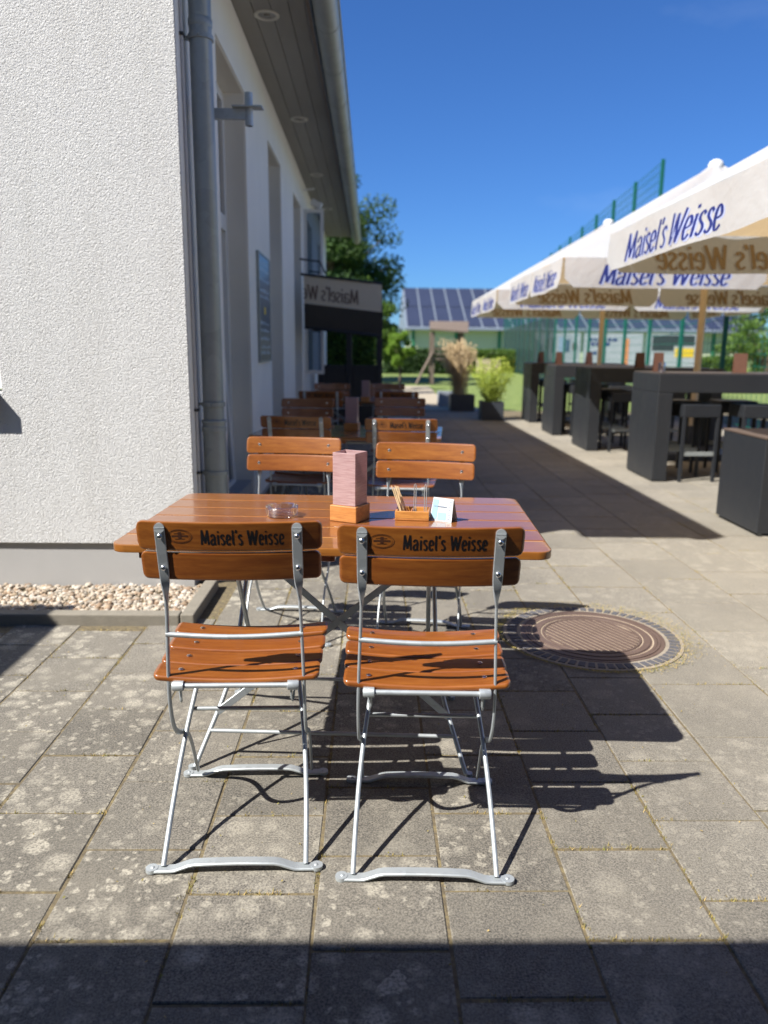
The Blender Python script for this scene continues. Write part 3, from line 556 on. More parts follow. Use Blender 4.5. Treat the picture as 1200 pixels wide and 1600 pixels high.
# ------------------------------------------------------------ folding chair
CG = 'wooden folding chairs at the beer garden tables'
def make_chair():
    t = thing('folding_chair', '', 'chair', group=CG)
    up = [(-.1585, .874), (-.145, .82), (-.125, .74), (-.114, .68), (-.107, .60), (-.105, .50), (-.102, .43), (-.092, .36), (-.064, .305), (-.02, .272), (.03, .25), (.08, .222), (.125, .175), (.16, .11), (.19, .05), (.215, .018)]
    for sx in (-1, 1):
        mb = MB(); pts = []; wd = []; ww = []; tt = []
        for i, (y, z) in enumerate(up):
            xx = .163+.010*min(1, max(0, (.74-z)/.3)); pts.append((sx*xx, y-.0005, z))
            a = min(1, max(0, (.735-z)/.06))*PI/2; wd.append(Vector((math.cos(a), math.sin(a)*.97, .0)))
            ww.append(.023 if z > .74 else .0145); tt.append(.005 if z > .74 else .0062)
        # denser sampling through the twist
        P2, W2, V2, T2 = [], [], [], []
        for i in range(len(pts)-1):
            n_ = 4 if .6 < up[i][1] < .80 else 3
            for k in range(n_):
                q = k/n_; p = Vector(pts[i]).lerp(Vector(pts[i+1]), q); z = p.z
                a = min(1, max(0, (.745-z)/.07)); a = a*a*(3-2*a)*PI/2*.95
                P2.append(p); W2.append(Vector((math.cos(a), math.sin(a), 0))); V2.append(.025-.011*min(1, max(0, (.75-z)/.08))); T2.append(.005+.0022*min(1, max(0, (.75-z)/.08)))
        # smooth the path
        for _ in range(3):
            P2 = [P2[0]]+[(P2[i-1]+P2[i]*2+P2[i+1])/4 for i in range(1, len(P2)-1)]+[P2[-1]]
        mb.strip(P2, W2, V2, T2); mb.disc((sx*.163, -.1605, .873), .0125, (0, 1, 0), .005, 16)
        mb.build('upright', 'galv', t, smooth=True)
        mb = MB(); pts = []
        for k in range(13):
            q = k/12; y = .17+(-.222-.17)*q; z = .432-(.432-.012)*q; xx = .135+.05*q+.012*math.sin(PI*q)
            pts.append((sx*(xx-.006), y+.02*math.sin(PI*q), z))
        mb.tube(pts, .0066, 10); mb.build('leg', 'galv', t, smooth=True)
        mb = MB(); mb.tube([(sx*.131, -.118, .452), (sx*.132, -.118, .452), (sx*.157, -.118, .452), (sx*.16, -.118, .452)], [.0115, .0128, .0128, .011], 14); mb.tube([(sx*.140, -.114, .443), (sx*.140, -.112, .415), (sx*.142, -.105, .403), (sx*.145, -.099, .415), (sx*.147, -.096, .44)], .0032, 6)
        mb.build('hinge_bushing', 'galv', t, smooth=True)
    for y in (-.225, .222):
        mb = MB(); pts = []
        for x_, z in ((-.214, .006), (-.20, .006), (-.165, .006), (-.15, .007), (-.115, .020), (-.10, .023), (-.05, .0245), (0, .025), (.05, .0245), (.10, .023), (.115, .020), (.15, .007), (.165, .006), (.20, .006), (.214, .006)): pts.append((x_, y, z))
        mb.strip(pts, (0, 1, 0), .028, .0085)
        for sx in (-1, 1): mb.disc((sx*.207, y, .002), .0155, (0, 0, 1), .0095, 16); mb.disc((sx*.205, y, .0112), .005, (0, 0, 1), .003, 10, dome=1)
        mb.build('foot_bar', 'galv', t, smooth=True)
    mb = MB(); mb.tube([(-.14, -.118, .452), (.14, -.118, .452)], .0068, 12); mb.build('seat_rod', 'galv', t, smooth=True)
    mb = MB(); mb.tube([(sx, -.110+.0*sx-.006*math.cos(sx/.17*PI/2), .588-.006*math.cos(sx/.17*PI/2)) for sx in [-.171+.342*k/16 for k in range(17)]], .0068, 10); mb.build('back_rod', 'galv', t, smooth=True)
    mb = MB(); mb.tube([(-.152, .075, .295), (.152, .075, .295)], .0062, 10); mb.build('stretcher', 'galv', t, smooth=True)
    mb = MB()
    for sx in (-1, 1): mb.strip([(sx*.145, -.10, .444), (sx*.145, .1, .440), (sx*.145, .27, .444)], (1, 0, 0), .018, .004)
    mb.build('seat_rail', 'galv', t)
    # seat: four slats dipped in the middle
    mb = MB()
    sl_ = [(-.112, -.021, .002), (-.009, .081, -.003), (.093, .178, -.003), (.190, .272, .004)]
    for i, (w0, w1, dz) in enumerate(sl_):
        hw = .211+.004*i
        mb.board(-hw, hw, w0, w1, 0, .0165, lambda x_, y_, z_, dz=dz, w0=w0, w1=w1: Vector((x_, y_, .451+dz+z_+.013*(x_/.21)**2-.0035*((y_-(w0+w1)/2)/.047)**2)), .016, .006)
    mb.build('seat', 'wood', t, smooth=True)
    mb = MB()
    for i, (w0, w1, dz) in enumerate(sl_):
        for sx in (-1, 1): mb.disc((sx*.148, (w0+w1)/2, .451+dz+.0165+.0060), .007, (0, 0, 1), .0022, 14, dome=1)
    mb.build('seat_screws', 'chrome', t, smooth=True)
    # back: two bowed slats
    tilt = math.atan2(.25, 1.0)
    def bf(x_, z_, t_):  # t_: 0 rear face .. .017 front face
        bow = -.024*(1-(x_/.222)**2)+.0145
        return Vector((x_, -.1445-(z_-.82)*math.tan(tilt)+bow+t_+.0045-.0045, z_))
    mb = MB(); mb.board(-.2225, .2225, .812, .888, 0, .019, bf, .017, .005, nx=28); mb.board(-.219, .219, .733, .8075, 0, .019, bf, .015, .005, nx=28)
    bk = mb.build('backrest', 'back_wood', t, smooth=True)
    mb = MB()
    for sx in (-1, 1):
        for z in (.852, .768):
            q = bf(sx*.163, z, .0); mb.disc((q.x, q.y+.0185, q.z), .0075, (0, 1, -.1), .003, 14, dome=1); mb.disc((q.x, -.1445-(z-.82)*math.tan(tilt)-.006, q.z), .0062, (0, -1, 0), .004, 12, dome=1)
    mb.build('back_screws', 'chrome', t, smooth=True)
    mb = MB(); lettering(mb, lambda a, c, o: bf(-.066+.200*a, .831+.038*c, o), -.0003, 1); mb.build('back_lettering', 'ink', t)
    mb = MB(); N = 40
    for (ra, rb) in ((.030, .0285), (.0255, .0248)):
        o_ = [bf(-.116+ra*math.cos(2*PI*k/N), .851+ra*.62*math.sin(2*PI*k/N), -.0003) for k in range(N)]; i_ = [bf(-.116+rb*math.cos(2*PI*k/N), .851+rb*.60*math.sin(2*PI*k/N), -.0003) for k in range(N)]
        mb.add(o_+i_, [(k, (k+1) % N, N+(k+1) % N, N+k) for k in range(N)])
    for a, b_, c_, d_ in ((-.020, .020, -.002, .004), (-.014, -.004, .006, .009), (.002, .012, .006, .009), (-.012, .012, -.008, -.005), (-.004, .004, -.005, .012)):
        mb.add([bf(-.116+a, .851+c_, -.00035), bf(-.116+b_, .851+c_+.001, -.00035), bf(-.116+b_, .851+d_, -.00035), bf(-.116+a, .851+d_-.001, -.00035)], [(0, 1, 2, 3)])
    mb.build('back_emblem', 'ink_ring', t)
    return t
chair0 = make_chair()
# ------------------------------------------------------------ folding table
def make_table():
    t = thing('folding_table', '', 'table', group='wooden folding tables along the building')
    mb = MB(); n = 6; W = .8; gp = .0036; pw = W/n
    for i in range(n):
        c0 = i == 0; c1 = i == n-1
        mb.board(-.602, .632, -.4+i*pw+gp, -.4+(i+1)*pw-gp, 0, .024, lambda x_, y_, z_: Vector((x_, y_, .731+z_)), .045 if (c0 or c1) else .006, .0042, (c0, c1), 12)
    tt_ = mb.build('table_top', 'table_wood', t, smooth=True)
    mb = MB()
    for i in range(1, n): mb.box(-.594, .624, -.4+i*pw-gp+.0003, -.4+i*pw+gp-.0003, .734, .7528)
    mb.build('joint_strips', 'edge_wood', tt_)
    for sx in (-.50, -.0, .50):
        mb = MB(); mb.box(sx-.028, sx+.028, -.37, .37, .709, .7308); mb.build('batten', 'table_wood', t, bevel=.003)
    for s_, hw in ((1, .424), (-1, .40)):
        for sx in (-1, 1):
            mb = MB(); pts = []
            for k in range(17):
                q = k/16; z = .006+.70*q; y = s_*(-.27+.50*q); xx = hw-.085*min(1, q/.35)-.02*q if q > 0 else hw
                pts.append((sx*xx, y, z))
            for _ in range(3): pts = [pts[0]]+[tuple((Vector(pts[i-1])+Vector(pts[i])*2+Vector(pts[i+1]))/4) for i in range(1, 16)]+[pts[-1]]
            mb.tube(pts, .0075, 10); mb.disc((sx*(hw+.008), s_*-.27, 0), .012, (0, 0, 1), .012, 14)
            mb.build('leg', 'galv', t, smooth=True)
        mb = MB(); mb.tube([(-hw+.032, s_*-.205, .098), (hw-.032, s_*-.205, .098)], .0065, 10); mb.build('stretcher', 'galv', t, smooth=True)
        mb = MB(); mb.tube([(-.32, s_*.232, .70), (.32, s_*.232, .70)], .0065, 10); mb.build('hinge_rod', 'galv', t, smooth=True)
        if s_ == 1:
            for sx in (-1, 1):
                mb = MB(); P = lambda x_, z: Vector((x_, -.27+.50*(z-.006)/.70-.012-sx*.003, z))
                mb.strip([P(sx*.36, .64), P(sx*-.37, .15)], (.5*sx, .3, .8), .024, .004); mb.build('brace', 'galv', t)
    return t
table0 = make_table()
def make_lantern():
    t = thing('table_lantern', '', 'lantern', group='pink table lanterns on wooden blocks')
    mb = MB(); mb.box(-.048, .048, -.048, .048, 0, .052); mb.build('wooden_base', 'oak', t, bevel=.003)
    mb = MB(); h = .168; a = .0405; c = .0375
    so_ = [(-a, -a), (a, -a), (a, a), (-a, a)]; si_ = [(-c, -c), (c, -c), (c, c), (-c, c)]
    secs = [[(p, q, .0523) for p, q in so_], [(p, q, .052+h) for p, q in so_], [(p, q, .052+h) for p, q in si_], [(p, q, .058) for p, q in si_]]
    mb.loft(secs); mb.build('glass_shade', 'pink_glass', t, bevel=.001)
    return t
lantern0 = make_lantern()
index_kids()
def place(o0, first, loc, rz, label):
    o = o0 if first else copy_tree(o0)
    o.location = loc; o.rotation_euler = (0, 0, rz); o['label'] = label; return o
CH = [ # back-top centre, yaw (deg), facing +1 away from camera / -1 towards
 ((-.343, 1.947), 1.5, 1, 'nearest wooden folding chair on the left, back turned, in front of the glass ashtray'),
 ((.148, 1.905), -1.8, 1, 'nearest wooden folding chair on the right, back turned, in front of the small tent card'),
 ((-.372, 3.465), -5, -1, 'sunlit wooden folding chair beyond the ashtray, facing the camera across the first table'),
 ((.226, 3.275), -8, -1, 'sunlit wooden folding chair beyond the toothpick holder, facing the camera across the first table'),
 ((-.455, 4.93), -6, 1, 'wooden folding chair with lettered backrest at the near left side of the second table'),
 ((.195, 4.81), -5, 1, 'wooden folding chair with lettered backrest at the near right side of the second table'),
 ((-.545, 6.41), -4, -1, 'shaded wooden folding chair facing the camera at the far left side of the second table'),
 ((.24, 6.62), -5, -1, 'shaded wooden folding chair facing the camera at the far right side of the second table'),
 ((-.505, 7.91), 0, 1, 'shaded wooden folding chair, back turned, at the near left side of the third table'),
 ((.25, 7.99), 4, 1, 'shaded wooden folding chair, back turned, at the near right side of the third table'),
 ((-.475, 9.49), 4, -1, 'farthest wooden folding chair on the left, facing the camera under the awning'),
 ((.185, 9.53), -4, -1, 'farthest wooden folding chair on the right, facing the camera beyond the third lantern')]
for i, ((x_, y_), yw, fc, lb) in enumerate(CH):
    place(chair0, i == 0, (x_, y_, 0), rad(yw)+(0 if fc == 1 else PI), lb)
for i, (x_, y_, yw, lb) in enumerate([(-.1085, 2.451, -2.8, 'nearest wooden slatted folding table with ashtray, lantern and tent card on it'), (-.15, 5.24, -6, 'second wooden folding table, half in shade, with blue menus on its right end'), (-.13, 8.75, 0, 'third wooden folding table, fully in shade, near the awning')]):
    place(table0, i == 0, (x_, y_, 0), rad(yw), lb)
for i, (x_, y_, yw, lb) in enumerate([(-.066, 2.425, -27, 'pink ribbed glass lantern on wooden block, on the nearest table'), (-.13, 5.28, -8, 'pink glass lantern on wooden block, on the second table in shade'), (-.06, 8.3, -3, 'pink glass lantern on wooden block, on the third table, farthest away')]):
    place(lantern0, i == 0, (x_, y_, .7555), rad(yw), lb)
# things on the first table
mb = MB(); pr = []
N = 48; secs = []
def aring(rr_, z, notch=0):
    out = []
    for k in range(N):
        a = 2*PI*k/N; dz = 0
        if notch: dz = -.008*max(0, math.cos(3*a+.6))**10
        out.append((rr_*math.cos(a), rr_*math.sin(a), z+dz))
    return out
mb.loft([aring(.001, .0), aring(.044, .0), aring(.050, .003), aring(.0525, .015), aring(.053, .033, 1), aring(.050, .035, 1), aring(.047, .030, 1), aring(.044, .012), aring(.038, .008), aring(.001, .009)], True)
a_ = mb.build('glass_ashtray', 'glass', smooth=True, loc=(-.291, 2.475, .7556)); tag(a_, 'round clear glass ashtray on the nearest table', 'ashtray')
tb = thing('toothpick_holder', 'small open wooden box holding toothpicks and metal pins on the nearest table', 'holder', (.139, 2.455, .7555), rad(-8))
mb = MB(); mb.box(-.055, .055, -.043, .043, 0, .006)
mb.box(-.055, .055, -.043, -.036, .0062, .030); mb.box(-.055, .055, .036, .043, .0062, .030); mb.box(-.055, -.048, -.0358, .0358, .0062, .030); mb.box(.048, .055, -.0358, .0358, .0062, .030); mb.box(-.006, -.001, -.0358, .0358, .0062, .028)
mb.build('box', 'oak', tb, bevel=.0015)
g = random.Random(9)
for k in range(9):
    mb = MB(); bx, by = -.028+g.uniform(-.012, .014), g.uniform(-.02, .02); lx = -.016+g.uniform(-.022, .010)
    mb.tube([(bx, by, .008), (bx+lx, by+g.uniform(-.008, .008), .095+g.uniform(0, .012))], .0018, 6); mb.build('toothpick', 'stick', tb)
for dx in (.006, .040):
    mb = MB(); mb.tube([(dx-.003, 0, .006), (dx-.003, 0, .108), (dx, 0, .113), (dx+.003, 0, .108), (dx+.003, 0, .006)], .0014, 8); mb.build('wire_pin', 'galv', tb, smooth=True)
tc = thing('tent_card', 'white and pale blue folded tent card on the nearest table', 'card', (.236, 2.425, .7555), rad(-33))
for sg in (-1, 1):
    mb = MB(); h = .072; d = .021; w_ = .040; sk = .010
    p = [(-w_, sg*d, 0), (w_, sg*d, 0), (w_-.004, sg*.0012, h), (-w_+.004, sg*.0012, h)]
    mb.loft([[Vector(q) for q in p], [Vector(q)+Vector((0, sg*.0008, 0)) for q in p]]); mb.build('card_face', 'card', tc)
def cardpt(a, c, off=.0012): h = .072; d = .021; return Vector(((a-.5)*.076, -(d+(.0012-d)*c)-.0008-off*.9, c*h))
mb = MB()
for a0, a1, c0, c1 in ((.04, .30, .08, .93), (.34, .74, .06, .38)): mb.add([cardpt(a0, c0), cardpt(a1, c0), cardpt(a1, c1), cardpt(a0, c1)], [(0, 1, 2, 3)])
mb.build('pale_print', 'card_blue', tc)
mb = MB(); g = random.Random(2)
a = .12
while a < .7: L = g.uniform(.015, .04); mb.add([cardpt(a, .60, .0016), cardpt(a+L, .60, .0016), cardpt(a+L, .66, .0016), cardpt(a, .66, .0016)], [(0, 1, 2, 3)]); a += L+.012
for c in (.12, .2, .28, .36, .5, .62, .74, .84):
    a = .80
    while a < .93: L = g.uniform(.01, .04); mb.add([cardpt(a, c, .0016), cardpt(a+L, c, .0016), cardpt(a+L, c+.03, .0016), cardpt(a, c+.03, .0016)], [(0, 1, 2, 3)]); a += L+.012
mb.build('small_print', 'card_grey', tc)
# menus on the second table
mn = thing('menu_card', 'white and blue menu lying at the right end of the second table', 'menu', (.37, 5.1, .7556), rad(-12))
mb = MB(); mb.box(-.075, .075, -.105, .105, 0, .003); mb.build('sheet', 'card', mn); mb = MB(); mb.box(-.07, .07, -.1, .03, .0031, .0036); mb.build('blue_print_area', 'blue_print', mn)
mn = thing('tent_card', 'pale tent card standing on the second table, right of its lantern', 'card', (.20, 5.42, .7556), rad(-5))
for sg in (-1, 1):
    mb = MB(); p = [(-.085, sg*.03, 0), (.085, sg*.03, 0), (.085, sg*.001, .075), (-.085, sg*.001, .075)]; mb.loft([[Vector(q) for q in p], [Vector(q)+Vector((0, sg*.001, 0)) for q in p]]); mb.build('card_face', 'card', mn)
# ------------------------------------------------------------ awning, windscreen, open window
aw = thing('side_awning', 'drop awning with mirrored lettering, beige above and dark below, hung out from the wall', 'awning', (WX+.05, 10.5, 0))
mb = MB(); n = 12
def awp(a, c, off=0): return Vector((.005+1.03*a+0*c, off+.02*math.sin(a*3)+.06*(1-c), 1.585+.675*c-(.105*a) +.0*c))
def grid(mb, fn, nu, nv, mi=0, c0=0, c1=1):
    vs = [fn(i/nu, c0+(c1-c0)*j/nv) for j in range(nv+1) for i in range(nu+1)]
    mb.add(vs, [(j*(nu+1)+i, j*(nu+1)+i+1, (j+1)*(nu+1)+i+1, (j+1)*(nu+1)+i) for j in range(nv) for i in range(nu)], mi)
grid(mb, awp, 16, 6, 0, .46, 1); o = mb.build('cloth', 'awning_cloth', aw); o.modifiers.new('s', 'SOLIDIFY').thickness = .004
mb = MB(); grid(mb, awp, 16, 6, 0, .02, .459); o = mb.build('lower_band', 'awning_dark', aw); o.modifiers.new('s', 'SOLIDIFY').thickness = .004  # lower part of the awning, set darker and glossier than the upper
mb = MB(); lettering(mb, lambda a, c, o: awp(max(.70-.95*a, .0), .55+.27*c, o-.002), -.006); mb.build('mirrored_lettering', 'awning_print', aw)
mb = MB(); mb.tube([awp(0, 1)-Vector((.04, 0, 0)), awp(1, 1)], .016, 10); mb.tube([awp(0, 0), awp(1, 0)], .02, 10); mb.build('front_bar', 'black_metal', aw, smooth=True)
mb = MB(); mb.tube([(-.045, 0, 2.45), (.22, .0, 2.42), (.30, 0, 2.26)], .012, 8); mb.build('folding_arm', 'black_metal', aw, smooth=True)
ow = thing('open_casement_window', 'tall white framed casement standing open at right angles to the wall behind the awning', 'window', (WX, 11.3, 0))
for z0, z1 in ((.95, 1.62), (2.28, 3.2)):
    mb = MB(); X_ = .27
    mb.box(.0, .04, -.02, .02, z0, z1); mb.box(X_-.04, X_, -.02, .02, z0, z1); mb.box(.04, X_-.04, -.02, .02, z0, z0+.05); mb.box(.04, X_-.04, -.02, .02, z1-.05, z1); mb.build('frame', 'white_frame', ow)
    mb = MB(); mb.box(.04, X_-.04, -.005, .005, z0+.05, z1-.05); mb.build('pane', 'sky_glass', ow)
ws = thing('terrace_windscreen', 'dark framed windscreen with black lower panels across the terrace under the awning', 'windscreen', (-.8, 11.9, 0))
for x_ in (.03, .46, .92):
    mb = MB(); mb.box(x_-.045, x_+.045, -.04, .04, 0, 1.95); mb.build('post', 'black_metal', ws, bevel=.004)
for a, b_ in ((.075, .415), (.505, .875)):
    mb = MB(); mb.box(a, b_, -.015, .015, .08, 1.02); mb.build('panel', 'black_metal', ws)
    mb = MB(); mb.box(a, b_, -.03, .03, 1.021, 1.07); mb.box(a, b_, -.03, .03, 1.86, 1.93); mb.build('rail', 'black_metal', ws)
fl = thing('floodlight', 'small white floodlight under the soffit above the open casement', 'light', (WX+.02, 10.95, 3.28))
mb = MB(); mb.tube([(0, 0, .1), (.16, 0, .12)], .012, 8); mb.build('arm', 'white_frame', fl, smooth=True)
mb = MB(); mb.box(.12, .27, -.05, .05, -.03, .05, M=Matrix.Rotation(rad(25), 4, 'Y')); mb.build('lamp_housing', 'white_frame', fl, bevel=.008)
# ------------------------------------------------------------ parasols
UG = 'large white beer garden parasols in a row'
def make_parasol(x0, x1, sy, label, cy, tside, nside, tfront, cent=None):
    cx = (x0+x1)/2; t = thing('parasol', label, 'parasol', (cx, cy, 0), 0, UG)
    hx = (x1-x0)/2; hy = sy/2; ZE = 2.245; ZP = 3.50; VH = .30
    mb = MB(); corners = [(-hx, -hy), (hx, -hy), (hx, hy), (-hx, hy)]; per = []
    nseg = 12
    for i in range(4):
        a, b_ = corners[i], corners[(i+1) % 4]
        for k in range(nseg*2): q = k/(nseg*2); per.append((a[0]+(b_[0]-a[0])*q, a[1]+(b_[1]-a[1])*q, (q*2) % 1.0))
    NR = 14; secs = []
    for j in range(NR+1):
        q = j/NR
        secs.append([(p*max(q, .02), y_*max(q, .02), ZP+(ZE-ZP)*q-.075*math.sin(PI*q**1.2)*math.sin(PI*fr)**2+.010*noise.noise(Vector((p*q*1.6, y_*q*1.6, cy)))) for p, y_, fr in per])
    mb.loft(secs, False)
    cn = mb.build('canopy', 'canvas', t, smooth=True); cn.data.set_sharp_from_angle(angle=rad(14));
    mb = MB(); mb.lathe([(.085, -.06), (.09, -.01), (.07, .03), (.035, .05), (.001, .055)], 20, (0, 0, ZP)); mb.build('top_cap', 'cap_white', t, smooth=True)
    # valance: each side two scalloped flaps hanging from the edge
    sides = [((-hx, hy), (-hx, -hy), nside, tside), ((-hx, -hy), (hx, -hy), 2, tfront), ((hx, -hy), (hx, hy), nside, tside), ((hx, hy), (-hx, hy), 2, tfront)]
    for si, (A, B, nf, tw) in enumerate(sides):
        A = Vector((*A, 0)); B = Vector((*B, 0)); L = (B-A).length; dr = (B-A)/L; nrm = Vector((dr.y, -dr.x, 0))
        if nrm.dot(A) < 0: nrm = -nrm
        def vp(s_, d, off=0):   # s_ metres along, d metres down
            sg = math.sin(PI*((s_/L*2) % 1.0))**2*.045 if 0 < s_ < L else 0
            wv = .014*math.sin(s_*5.1+si)*d/VH+.012*noise.noise(Vector((s_*3, d*3, cy+si)))
            return A+dr*s_+nrm*(.004+off+wv+.02*d/VH)+Vector((0, 0, ZE-d-sg*0.0-.012*noise.noise(Vector((s_*1.5, 0, si)))))
        for k in range(nf):
            s0 = L*k/nf+.012; s1 = L*(k+1)/nf-.012; NU = 22; NV = 5; vs = []
            for j in range(NV+1):
                for i in range(NU+1):
                    s_ = s0+(s1-s0)*i/NU; ed = min(s_-s0, s1-s_); rr_ = .09; dep = VH if ed > rr_ else VH-rr_+math.sqrt(max(0, rr_*rr_-(rr_-ed)**2))
                    vs.append(vp(s_, dep*j/NV))
            m2 = MB(); m2.add(vs, [(j*(NU+1)+i, j*(NU+1)+i+1, (j+1)*(NU+1)+i+1, (j+1)*(NU+1)+i) for j in range(NV) for i in range(NU)])
            vo = m2.build('valance_flap', 'canvas', t, smooth=True)
            cs_ = cent if (cent and nf == 1) else [(s0+s1)/2]; TH = .19; z0 = .262
            shr = .05
            for c in cs_:
                if si == 2 and cent: c = L-c
                mp = lambda a, c_, off, dd=0: vp(c-tw/2+tw*a+(c_-.5)*shr, z0-TH*c_+dd, off)
                m2 = MB(); lettering(m2, lambda a, c_, o: mp(a+.012, c_, o, .010), .0016); m2.build('lettering_shadow', 'pale_blue_print', vo)
                m2 = MB(); lettering(m2, lambda a, c_, o: mp(a, c_, o), .0032); m2.build('lettering', 'blue_print', vo)
                m2 = MB(); lettering(m2, lambda a, c_, o: mp(a, c_, o), -.0050); m2.build('lettering_showing_through', 'show_print', vo)
    for i, (cx_, cy_) in enumerate(corners+[(0, -hy), (hx, 0), (0, hy), (-hx, 0)]):
        mb = MB(); e = Vector((cx_*.985, cy_*.985, ZE-.02)); p0 = Vector((0, 0, ZP-.08)); mb.tube([p0+(e-p0)*.03, p0+(e-p0)*.5+Vector((0, 0, -.045)), e], .014, 6); m_ = p0+(e-p0)*.5+Vector((0, 0, -.05)); mb.tube([Vector((0, 0, 2.55))+Vector((cx_, cy_, 0)).normalized()*.05, m_], .011, 6); mb.build('rib', 'tan_wood', t, smooth=True)
    mb = MB(); mb.tube([(0, 0, .1), (0, 0, ZP-.03)], .042, 16); mb.build('pole', 'tan_wood', t, smooth=True)
    mb = MB(); mb.lathe([(.075, 0), (.085, .05), (.085, .09), (.06, .11), (.045, .11)], 16, (0, 0, 2.47)); mb.build('hub', 'tan_wood', t, smooth=True)
    mb = MB(); mb.box(-.45, .45, -.45, .45, .004, .09); mb.tube([(0, 0, .09), (0, 0, .4)], .055, 14); mb.build('base', 'planter', t, bevel=.01)
    return t
make_parasol(1.96, 6.2, 4.8, 'nearest white beer garden parasol, cut off by the right edge of the picture', 4.22, 1.62, 1, 1.34, [1.32, 3.7])
make_parasol(1.96, 6.2, 3.05, 'second white parasol in the row, its front valance half hidden by the nearest one', 9.72, 1.15, 2, 1.34)
make_parasol(1.96, 6.2, 3.0, 'farthest white parasol in the row, low on the left end', 13.95, 1.15, 2, 1.34)
# ------------------------------------------------------------ high tables, stools, low table
HG = 'black rattan high tables under the parasols'
def make_high():
    t = thing('high_table', '', 'table', group=HG); L = 1.75; W = .84; Hh = 1.09
    for x_ in (0, L-.15):
        mb = MB(); mb.box(x_, x_+.15, 0, W, .012, Hh-.185); mb.build('side_panel', 'rattan', t, bevel=.006)
    mb = MB(); mb.box(0, L, 0, W, Hh-.184, Hh); mb.build('apron', 'rattan', t, bevel=.006)
    mb = MB(); mb.box(.01, L-.01, .01, W-.01, Hh+.0005, Hh+.012); mb.build('top', 'table_plate', t, bevel=.003)
    return t
def make_stool():
    t = thing('bar_stool', '', 'stool', group='black rattan bar stools at the high tables'); w_ = .39; h = .79
    mb = MB(); mb.box(0, w_, 0, w_, h-.13, h); mb.build('seat', 'rattan', t, bevel=.008)
    for x_ in (0.002, w_-.034):
        for y_ in (0.002, w_-.034):
            mb = MB(); mb.box(x_, x_+.032, y_, y_+.032, 0, h-.1305); mb.build('leg', 'rattan', t, bevel=.003)
    for y_ in (.01, w_-.03):
        mb = MB(); mb.box(.035, w_-.035, y_, y_+.022, .27, .31); mb.build('foot_rail', 'zinc', t)
    return t
ht0 = make_high(); st0 = make_stool(); index_kids()
HT = [(2.88, 7.74), (2.885, 10.2), (2.87, 12.15), (2.95, 14.35)]
ordn = ['nearest', 'second', 'third', 'farthest']
first = True
for i, (x_, y_) in enumerate(HT):
    place(ht0, i == 0, (x_, y_, 0), rad(-1.0), f'{ordn[i]} of the black rattan high tables under the parasols')
    for k, (dx, dy, yw) in enumerate(((.27, -.02 if i == 0 else -.08, 4), (.86, -.05, -3), (.3, .62, 2), (.95, .66, -4))):
        place(st0, first, (x_+dx, y_+dy, 0), rad(yw), f"black bar stool at the {['left end of the near side', 'right half of the near side', 'left end of the far side', 'right half of the far side'][k]} of the {ordn[i]} high table"); first = False
lt = thing('low_table', 'low black rattan table with brown top, cut off at the right edge', 'table', (2.79, 5.36, 0), rad(-1))
mb = MB(); mb.box(0, .16, 0, .70, .02, .70); mb.build('side_panel', 'rattan', lt, bevel=.006); mb = MB(); mb.box(1.24, 1.4, 0, .70, .02, .70); mb.build('side_panel', 'rattan', lt, bevel=.006)
mb = MB(); mb.box(.161, 1.239, 0.02, .68, .55, .70); mb.build('apron', 'rattan', lt); mb = MB(); mb.box(-.004, 1.404, -.004, .704, .7005, .718); mb.build('top', 'brown_top', lt, bevel=.004)
for x_, y_ in ((.02, .02), (.02, .68), (1.38, .02), (1.38, .68)):
    mb = MB(); mb.tube([(x_+.03 if x_ < 1 else x_-.03, y_+.03 if y_ < .3 else y_-.03, 0), (x_+.03 if x_ < 1 else x_-.03, y_+.03 if y_ < .3 else y_-.03, .021)], .018, 10); mb.build('foot', 'galv', lt)
# menu boards and a lantern glass on the high tables
MS = [(3.82, 8.05, .13), (3.06, 8.3, .10), (3.62, 10.5, .12), (3.0, 12.5, .10), (3.5, 12.55, .10), (3.2, 14.75, .12)]
ml = ['brown standing menu board on the nearest high table, toward its right end', 'brown standing menu board at the left end of the nearest high table', 'brown standing menu board on the second high table beside the parasol pole', 'brown standing menu board at the left end of the third high table', 'brown standing menu board on the middle of the third high table', 'brown standing menu board on the farthest high table']
for i, (x_, y_, w_) in enumerate(MS):
    t = thing('menu_board', ml[i], 'menu', (x_, y_, 1.103), rad(-15+9*i), 'brown menu boards on the high tables')
    for sg in (-1, 1):
        mb = MB(); mb.box(-w_/2, w_/2, -.003, .003, 0, .20, M=Matrix.Translation((0, sg*.035, 0)) @ Matrix.Rotation(sg*rad(9), 4, 'X')); mb.build('board', 'menu', t)
    mb = MB(); mb.box(-w_/2, w_/2, -.042, .042, 0, .006); mb.build('foot', 'menu', t)
gj = MB(); gj.lathe([(.03, 0), (.036, .01), (.036, .08), (.03, .10), (.027, .10), (.033, .08), (.033, .012), (.001, .008)], 18)
o = gj.build('glass_jar', 'glass', smooth=True, loc=(2.99, 8.0, 1.1025)); tag(o, 'small clear glass jar at the left corner of the nearest high table', 'jar')
